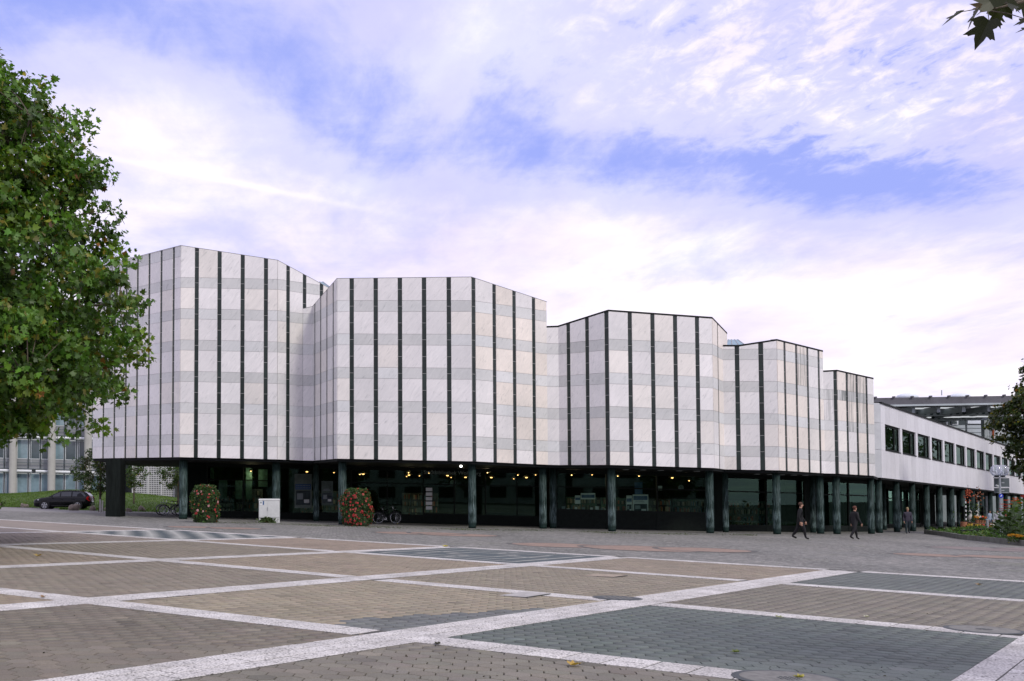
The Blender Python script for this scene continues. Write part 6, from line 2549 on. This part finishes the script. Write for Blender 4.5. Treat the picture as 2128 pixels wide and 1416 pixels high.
# ------------------------------------------------------------------ flower bed with kerb, ground cover, cannas and marigolds
def flower_bed():
    edge = [ground(x, y) for x, y in ((1925, 1109.5), (1965, 1114.5), (2000, 1121), (2060, 1127), (2128, 1134.5), (2260, 1150))]
    back = [ground(x, y) for x, y in ((2300, 1104), (2128, 1099), (2060, 1102), (1985, 1107))]
    poly = edge + back
    c = sum(poly, Vector((0, 0))) / len(poly)
    o = thing('flower_bed', (c.x, c.y, gz(c.x)), 'raised flower bed with stone kerb in the lower right corner', 'flower bed')
    pts = [Vector((p.x, p.y, gz(p.x) - .0)) for p in poly]
    tri = tessellate_polygon([pts])
    n = len(pts)
    hi = [p + Vector((0, 0, .20)) for p in pts]
    MB().add(pts + hi, [tuple(n + i for i in t) for t in tri] + [(i, (i + 1) % n, n + (i + 1) % n, n + i) for i in range(n)]).build('soil', mat('bed_soil', (.028, .034, .014), rough=.95, var=(4, .4)), o)
    # kerb stones
    ring = edge
    km = mat('kerb_stone', (.15, .155, .14), rough=.85, var=(2, .3))
    for a, b in zip(ring, ring[1:]):
        L = (b - a).length
        k = max(1, round(L / 1.0))
        d = (b - a) / L
        nn = Vector((d.y, -d.x)) * .14
        for i in range(k):
            u, v = a + d * (L * i / k + .01), a + d * (L * (i + 1) / k - .01)
            q = [Vector((w.x, w.y, gz(w.x) - .003)) for w in (u + nn, v + nn, v, u)]
            MB().prism(q, (0, 0, .27)).build('kerb_stone', km, o)
    # ground cover
    m = 16000
    P = []
    lo_x, hi_x = min(p.x for p in poly), max(p.x for p in poly)
    lo_y, hi_y = min(p.y for p in poly), max(p.y for p in poly)

    def inside(x, y):
        r = False
        j = n - 1
        for i in range(n):
            if (poly[i].y > y) != (poly[j].y > y) and x < (poly[j].x - poly[i].x) * (y - poly[i].y) / (poly[j].y - poly[i].y) + poly[i].x:
                r = not r
            j = i
        return r
    rnd = random.Random(4)
    while len(P) < m:
        x, y = rnd.uniform(lo_x, hi_x), rnd.uniform(lo_y, hi_y)
        if inside(x, y):
            P.append((x, y, gz(x) + .18 + rnd.random() * .22 * (1 + .6 * math.sin(x * 2) * math.sin(y * 1.5))))
    P = np.array(P)
    g = leaves('ground_cover', P, .15, leaf_colours(m, (.060, .125, .022), .02, .4), OVAL, up=.5, droop=-.2)
    g.parent = o
    g.matrix_parent_inverse = Matrix.Translation(-Vector(o.location))
    g['kind'] = 'stuff'
    # cannas
    places = [(2084, 57.5, 1.55), (2094, 55.6, 1.75), (2104, 57.0, 2.05), (2114, 55.0, 2.2), (2124, 56.5, 2.5), (2136, 55.5, 2.4), (2074, 58.5, 1.0), (2112, 59.0, 2.3), (2100, 54.5, 1.3), (2122, 53.8, 1.6)]
    lab = ['with a dark red flower nearest the lamp pole', 'with red blossoms right of the lamp pole', 'tall and green behind the red ones', 'with orange-red flower spikes', 'tallest, at the right edge with a yellow tip', 'cut off by the right edge of the photo', 'low and dark, at the left end of the clump', 'bright green at the back of the clump', 'low and dark in front of the clump', 'low and dark in front at the right edge']
    for k, (px, Y, h) in enumerate(places):
        p = gpt(px, Y)
        t = thing('canna_plant', (p.x, p.y, p.z + .18), 'leafy canna plant ' + lab[k], 'plant', 'cannas in the flower bed')
        st = MB()
        for j in range(4):
            a = j * 1.7 + k
            st.tube([(.05 * math.cos(a), .05 * math.sin(a), 0), (.10 * math.cos(a), .10 * math.sin(a), h * .5), (.16 * math.cos(a), .16 * math.sin(a), h * .9)], [.022, .017, .008], 5)
        st.build('stem', mat('canna_stem', (.05, .09, .025), rough=.6), t, local=True)
        dark = k in (6, 8, 9)
        for j in range(16):
            a = j * 2.4 + k
            z = h * (.15 + .70 * j / 16)
            L = RNG.uniform(.35, .55)
            W = L * .30
            up = RNG.uniform(.35, 1.0)
            d = Vector((math.cos(a), math.sin(a), up)).normalized()
            s = Vector((-math.sin(a), math.cos(a), 0))
            b = Vector((.08 * math.cos(a), .08 * math.sin(a), z))
            droop = Vector((0, 0, -.18 * L))
            vs = [b, b + d * L * .35 + s * W, b + d * L * .35 - s * W, b + d * L * .35 + Vector((0, 0, -.03)), b + d * L * .75 + s * W * .7 + droop * .4, b + d * L * .75 - s * W * .7 + droop * .4, b + d * L * .75 + droop * .4 + Vector((0, 0, -.03)), b + d * L + droop]
            g_ = RNG.uniform(.7, 1.3) * (.45 if dark else 1.0)
            c = (.075 * g_, .135 * g_, .022 * g_) if k in (4, 7, 2) else (.045 * g_, .085 * g_, .025 * g_)
            MB().add(vs, [(0, 3, 1), (0, 2, 3), (1, 3, 6, 4), (3, 2, 5, 6), (4, 6, 7), (6, 5, 7)], c).build('leaf', LEAF, t, local=True)
        if k in (0, 1, 3, 5, 2):
            fc = {0: (.30, .02, .015), 1: (.50, .05, .02), 3: (.55, .10, .02), 5: (.40, .03, .02), 2: (.50, .06, .02)}[k]
            for j in range(4):
                fl = MB()
                q0 = Vector((RNG.normal(0, .09), RNG.normal(0, .09), h * .92 + RNG.uniform(-.15, .22)))
                for i in range(5):
                    a = i * 1.257
                    fl.add([q0, q0 + Vector((.10 * math.cos(a - .4), .10 * math.sin(a - .4), .05)), q0 + Vector((.15 * math.cos(a), .15 * math.sin(a), .03)), q0 + Vector((.10 * math.cos(a + .4), .10 * math.sin(a + .4), .06))], [(0, 1, 2, 3)], fc)
                fl.build('blossom', PETAL, t, local=True)
    # marigolds at the front
    for k in range(16):
        px = 2098 + (k % 8) * 4.4 + RNG.normal(0, .3)
        Y = 53.0 + (k // 8) * 1.2 + RNG.normal(0, .22)
        p = gpt(px, Y)
        t = thing('marigold', (p.x, p.y, p.z + .2), '%s marigold from the left in the %s row under the cannas' % (ORD[k % 8], 'back' if k // 8 else 'front'), 'flower', 'marigolds in the flower bed')
        f = leaves('foliage', RNG.normal(0, .07, (26, 3)) + np.array((0, 0, .12)), .10, leaf_colours(26, (.045, .09, .02)), OVAL)
        f.parent = t
        for j in range(3):
            q0 = Vector((RNG.normal(0, .09), RNG.normal(-.05, .05), .26 + RNG.uniform(-.06, .06)))
            fl = MB()
            for ring in range(2):
                for i in range(6):
                    a = i * 1.047 + ring * .5
                    r = .075 - .025 * ring
                    fl.add([q0 + Vector((0, 0, .01 * ring)), q0 + Vector((r * math.cos(a - .5), r * math.sin(a - .5), .02 + .02 * ring)), q0 + Vector((r * 1.2 * math.cos(a), r * 1.2 * math.sin(a), .0 + .02 * ring)), q0 + Vector((r * math.cos(a + .5), r * math.sin(a + .5), .02 + .02 * ring))], [(0, 1, 2, 3)], (.55, .24 + .1 * ring, .03))
            fl.build('blossom', PETAL, t, local=True)


flower_bed()


# ------------------------------------------------------------------ benches, post, stall
def bench(px, py, w, label):
    c = ground(px, py)
    p = Vector((c.x, c.y, gz(c.x)))
    o = thing('bench', tuple(p), label, 'bench', rz=-.05)
    for k in range(3):
        MB().box((0, -.16 + k * .16, .42), (w, .14, .05)).build('seat_plank', BLACK, o, local=True)
    for s in (-1, 1):
        MB().box((s * w * .32, 0, .20), (.12, .40, .40)).build('leg', BLACK, o, local=True)


bench(2014, 1116.5, 1.15, 'low black bench at the bed, left one of two')
bench(2040, 1113, 1.15, 'low black bench at the bed, right one of two beside the metal post')
bench(1949, 1108.5, .75, 'low greenish block seat alone at the foot of the wing colonnade')
p = ground(2052, 1107)
o = thing('metal_post', (p.x, p.y, gz(p.x)), 'short grey metal post behind the right black bench', 'bollard')
MB().cyl((0, 0, 0), (0, 0, .95), .10, n=12).build('post', STEEL, o, local=True)
MB().lathe([(.11, 0), (.11, .05), (.05, .09)], (0, 0, .94), n=12).build('cap', STEEL, o, local=True)


def stall():
    Yb = 88.0
    # flower table
    p = gpt(2040, Yb)
    o = thing('flower_table', tuple(p), 'low wooden table of the flower stall under the wing', 'table')
    wood = mat('stall_wood', (.18, .11, .06), rough=.8, var=(4, .3))
    MB().box((0, 0, .62), (1.9, .8, .05)).build('table_top', wood, o, local=True)
    for sx in (-.85, .85):
        for sy in (-.3, .3):
            MB().box((sx, sy, .3), (.07, .07, .6)).build('leg', wood, o, local=True)
    pots = [(2031, .66, (.70, .30, .03), 'orange flowers at the left end of the stall table'), (2036.5, .66, (.75, .70, .66), 'white flowers on the stall table'), (2041, .66, (.65, .05, .03), 'red flowers on the middle of the stall table'), (2046, .66, (.80, .16, .03), 'bright orange-red flowers at the right end of the stall table'),
            (2033, .0, (.60, .42, .05), 'yellow flowers on the ground under the stall table, left'), (2041, .0, (.55, .08, .05), 'red flowers on the ground under the stall table, middle'), (2056, .0, (.70, .10, .08), 'red flowers on the ground right of the stall table'), (2062, .0, (.75, .70, .66), 'white flowers on the ground near the far column'), (2016, .0, (.65, .45, .05), 'yellow flowers on the ground beside the striped post')]
    terra = mat('terracotta', (.34, .15, .08), rough=.8, var=(4, .2))
    for k, (px, z, col, lab) in enumerate(pots):
        q = gpt(px, Yb - (.1 if z else .8))
        t = thing('flower_pot', (q.x, q.y, q.z + z), 'pot of ' + lab, 'flower pot')
        MB().lathe([(.10, 0), (.15, .22), (.16, .24)], n=12).build('pot', terra, t, local=True)
        f = leaves('foliage', RNG.normal(0, .11, (60, 3)) + np.array((0, 0, .34)), .13, leaf_colours(60, (.04, .08, .02)), OVAL)
        f.parent = t
        fl = MB()
        for j in range(16):
            a, r = RNG.uniform(0, 6.28), .20 * math.sqrt(RNG.random())
            fl.ball((r * math.cos(a), r * math.sin(a), .44 + RNG.uniform(-.08, .10)), .055, 6, tuple(np.array(col) * RNG.uniform(.7, 1.15)))
        b = fl.build('blossoms', PETAL, t, local=True)
        b['kind'] = 'stuff'
    # hanging baskets
    for px, py, lab in ((2012, 1031, 'left hanging basket of orange-red blossoms under the wing'), (2034, 1033, 'right hanging basket of orange-brown blossoms under the wing')):
        q = at(px, py, Yb)
        t = thing('hanging_basket', tuple(q), lab, 'hanging basket')
        MB().lathe([(.06, -.28), (.18, -.16), (.22, .0)], n=12).build('bowl', BLACK, t, local=True)
        MB().cyl((0, 0, 0), (0, 0, .9), .012, n=4).build('chain', BLACK, t, local=True)
        fl = MB()
        for j in range(40):
            d = Vector((RNG.normal(0, .16), RNG.normal(0, .12), RNG.normal(.02, .26)))
            fl.ball(d, .06, 6, tuple(np.array((.50, .10, .04) if px < 2020 else (.30, .11, .05)) * RNG.uniform(.6, 1.2)))
        b = fl.build('blossoms', PETAL, t, local=True)
        b['kind'] = 'stuff'
    # striped post
    q = gpt(2008, Yb)
    t = thing('striped_post', tuple(q), 'slim post ringed black and white at the left of the flower stall', 'post')
    for k in range(14):
        MB().cyl((0, 0, k * .17), (0, 0, (k + 1) * .17 - .004), .055, n=8).build('ring', WHITEP if k % 2 else BLACK, t, local=True)
    # terracotta urn and a board
    q = gpt(2003, Yb - .5)
    t = thing('terracotta_urn', tuple(q), 'tall terracotta pot left of the striped post', 'pot')
    MB().lathe([(.16, 0), (.20, .1), (.24, .55), (.22, .66)], n=14).build('pot', terra, t, local=True)
    MB().lathe([(.26, .0), (.26, .06)], (0, 0, .64), n=14).build('rim', terra, t, local=True)
    # pale bird-shaped garden figures
    for px, lab in ((2017.5, 'left pale long-necked garden figure on the stall'), (2031.5, 'right pale long-necked garden figure on the stall')):
        q = gpt(px, Yb + .5)
        t = thing('garden_figure', (q.x, q.y, q.z), lab, 'figure')
        MB().tube([(-.1, 0, .7), (-.12, 0, 1.0), (.02, 0, 1.25), (.08, 0, 1.5), (-.02, 0, 1.62), (-.14, 0, 1.55)], [.10, .17, .11, .06, .06, .03], 8).build('body', OCOL, t, local=True, smooth=True)
        MB().box((-.1, 0, .35), (.3, .3, .7)).build('pedestal', wood, t, local=True)
    # display case behind
    q = gpt(2022, Yb + 1.6)
    t = thing('plant_rack', tuple(q), 'dark plant rack with greenery behind the stall figures', 'rack')
    for sx in (-.8, .8):
        MB().box((sx, 0, 1.0), (.06, .4, 2.0)).build('side', BLACK, t, local=True)
    for z in (.4, 1.0, 1.6):
        MB().box((0, 0, z), (1.6, .4, .04)).build('shelf', BLACK, t, local=True)
    f = leaves('foliage', RNG.normal(0, 1, (420, 3)) * np.array((.5, .12, .5)) + np.array((0, 0, 1.2)), .16, leaf_colours(420, (.05, .10, .025)), OVAL)
    f.parent = t
    f['kind'] = 'stuff'
    # daylight at the far end of the arcade: pale facade beyond
    a, b = at(2048, 1080, 150), at(2120, 1028, 150)
    t = thing('far_house', ((a.x + b.x) / 2, 152, gz((a.x + b.x) / 2)), 'pale house glimpsed through the far end of the colonnade', 'house')
    MB().box(((a.x + b.x) / 2, 154, gz(a.x) + 3.5), (b.x - a.x + 3, 6, 7.5)).build('wall', mat('pale_render', (.62, .66, .72), rough=.7, var=(.5, .1)), t)
    for k in range(3):
        w = MB().box((a.x + 1.5 + k * 2.2, 150.95, gz(a.x) + 2.6), (1.0, .1, 1.5)).build('window', MDARK, t)


stall()


# ------------------------------------------------------------------ moss along the foot of the halls and fallen leaves
def litter():
    spots = [(1195, 1385, .15, 'curled yellow fallen leaf in the grey cell at the bottom centre'), (1660, 1410, .10, 'small yellow leaf lying on the concrete manhole cover'), (80, 1157, .22, 'yellow leaf on the tan cell at the far left'), (908, 1341, .09, 'tiny dark scrap on the wide white band'), (1800, 1284, .09, 'pale scrap on the upper edge of the right white band'), (1622, 1285, .14, 'white paper scrap on the dark cell under the right white band'),
             (2035, 1217, .14, 'dry leaf on the dark cell near the right edge'), (925, 1137, .2, 'yellow leaf at the corner of the board of inlaid lines'), (1528, 1358, .10, 'greenish leaf on the dark cell right of the manhole band'), (90, 1243, .12, 'brown leaf on the left white band')]
    for k, (px, py, s, lab) in enumerate(spots):
        c = ground(px, py)
        sh = PLANE
        rnd = random.Random(k)
        a = rnd.uniform(0, 6.28)
        col = [(.45, .30, .06), (.42, .38, .08), (.40, .28, .06), (.05, .05, .03), (.5, .5, .4), (.65, .65, .62), (.25, .17, .08), (.45, .38, .07), (.16, .20, .05), (.25, .15, .06)][k]
        vs = []
        for x, y in sh:
            X, Y = s * (x * math.cos(a) - (y - .4) * math.sin(a)), s * (x * math.sin(a) + (y - .4) * math.cos(a))
            vs.append((X, Y, .012 + s * (.5 * abs(x) + .25 * (y - .4) ** 2)))
        vs.append((0, 0, .012))
        n = len(sh)
        o = MB().add(vs, [(i, (i + 1) % n, n) for i in range(n)], col).build('fallen_leaf' if k not in (3, 4, 5) else 'scrap', PETAL)
        o.location = (c.x, c.y, gz(c.x))
        tag(o, lab, 'leaf' if k not in (3, 4, 5) else 'litter')
    # crumbs of leaf litter nobody could count
    n = 900
    Y = 9 + 40 * RNG.random(n) ** 1.2
    X = RNG.uniform(-.34, .66, n) * Y
    P = np.stack([X, Y, -SLOPE * X + .010], 1)
    cols = np.array((.05, .045, .03)) * RNG.uniform(.3, 2.2, (n, 1))
    g = leaves('leaf_litter', P, .030, cols, OVAL, up=2.5, material=PETAL)
    tag(g, 'dark crumbs of dry leaf scattered over the square', 'litter', kind='stuff')
    # moss and weeds in the joints along the drip line of the halls
    n = 9000
    u = RNG.random(n)
    px = 420 + u * 1150
    Yv = np.interp(px, [420, 700, 980, 1140, 1270, 1480, 1570], [60.5, 58.0, 57.2, 59.5, 57.8, 58.8, 60]) + RNG.normal(0, .8, n)
    dens = .5 + .5 * np.sin(px * .031) * np.sin(px * .011 + 1)
    keep = RNG.random(n) < dens
    px, Yv = px[keep], Yv[keep]
    X = (px - PX) / F * Yv
    P = np.stack([X, Yv, -SLOPE * X + .003], 1)
    g = leaves('joint_weeds', P, .055, leaf_colours(len(P), (.055, .085, .02), .02), OVAL, up=1.2)
    tag(g, 'green weeds and moss in the paving joints along the front of the halls', 'weeds', kind='stuff')


litter()
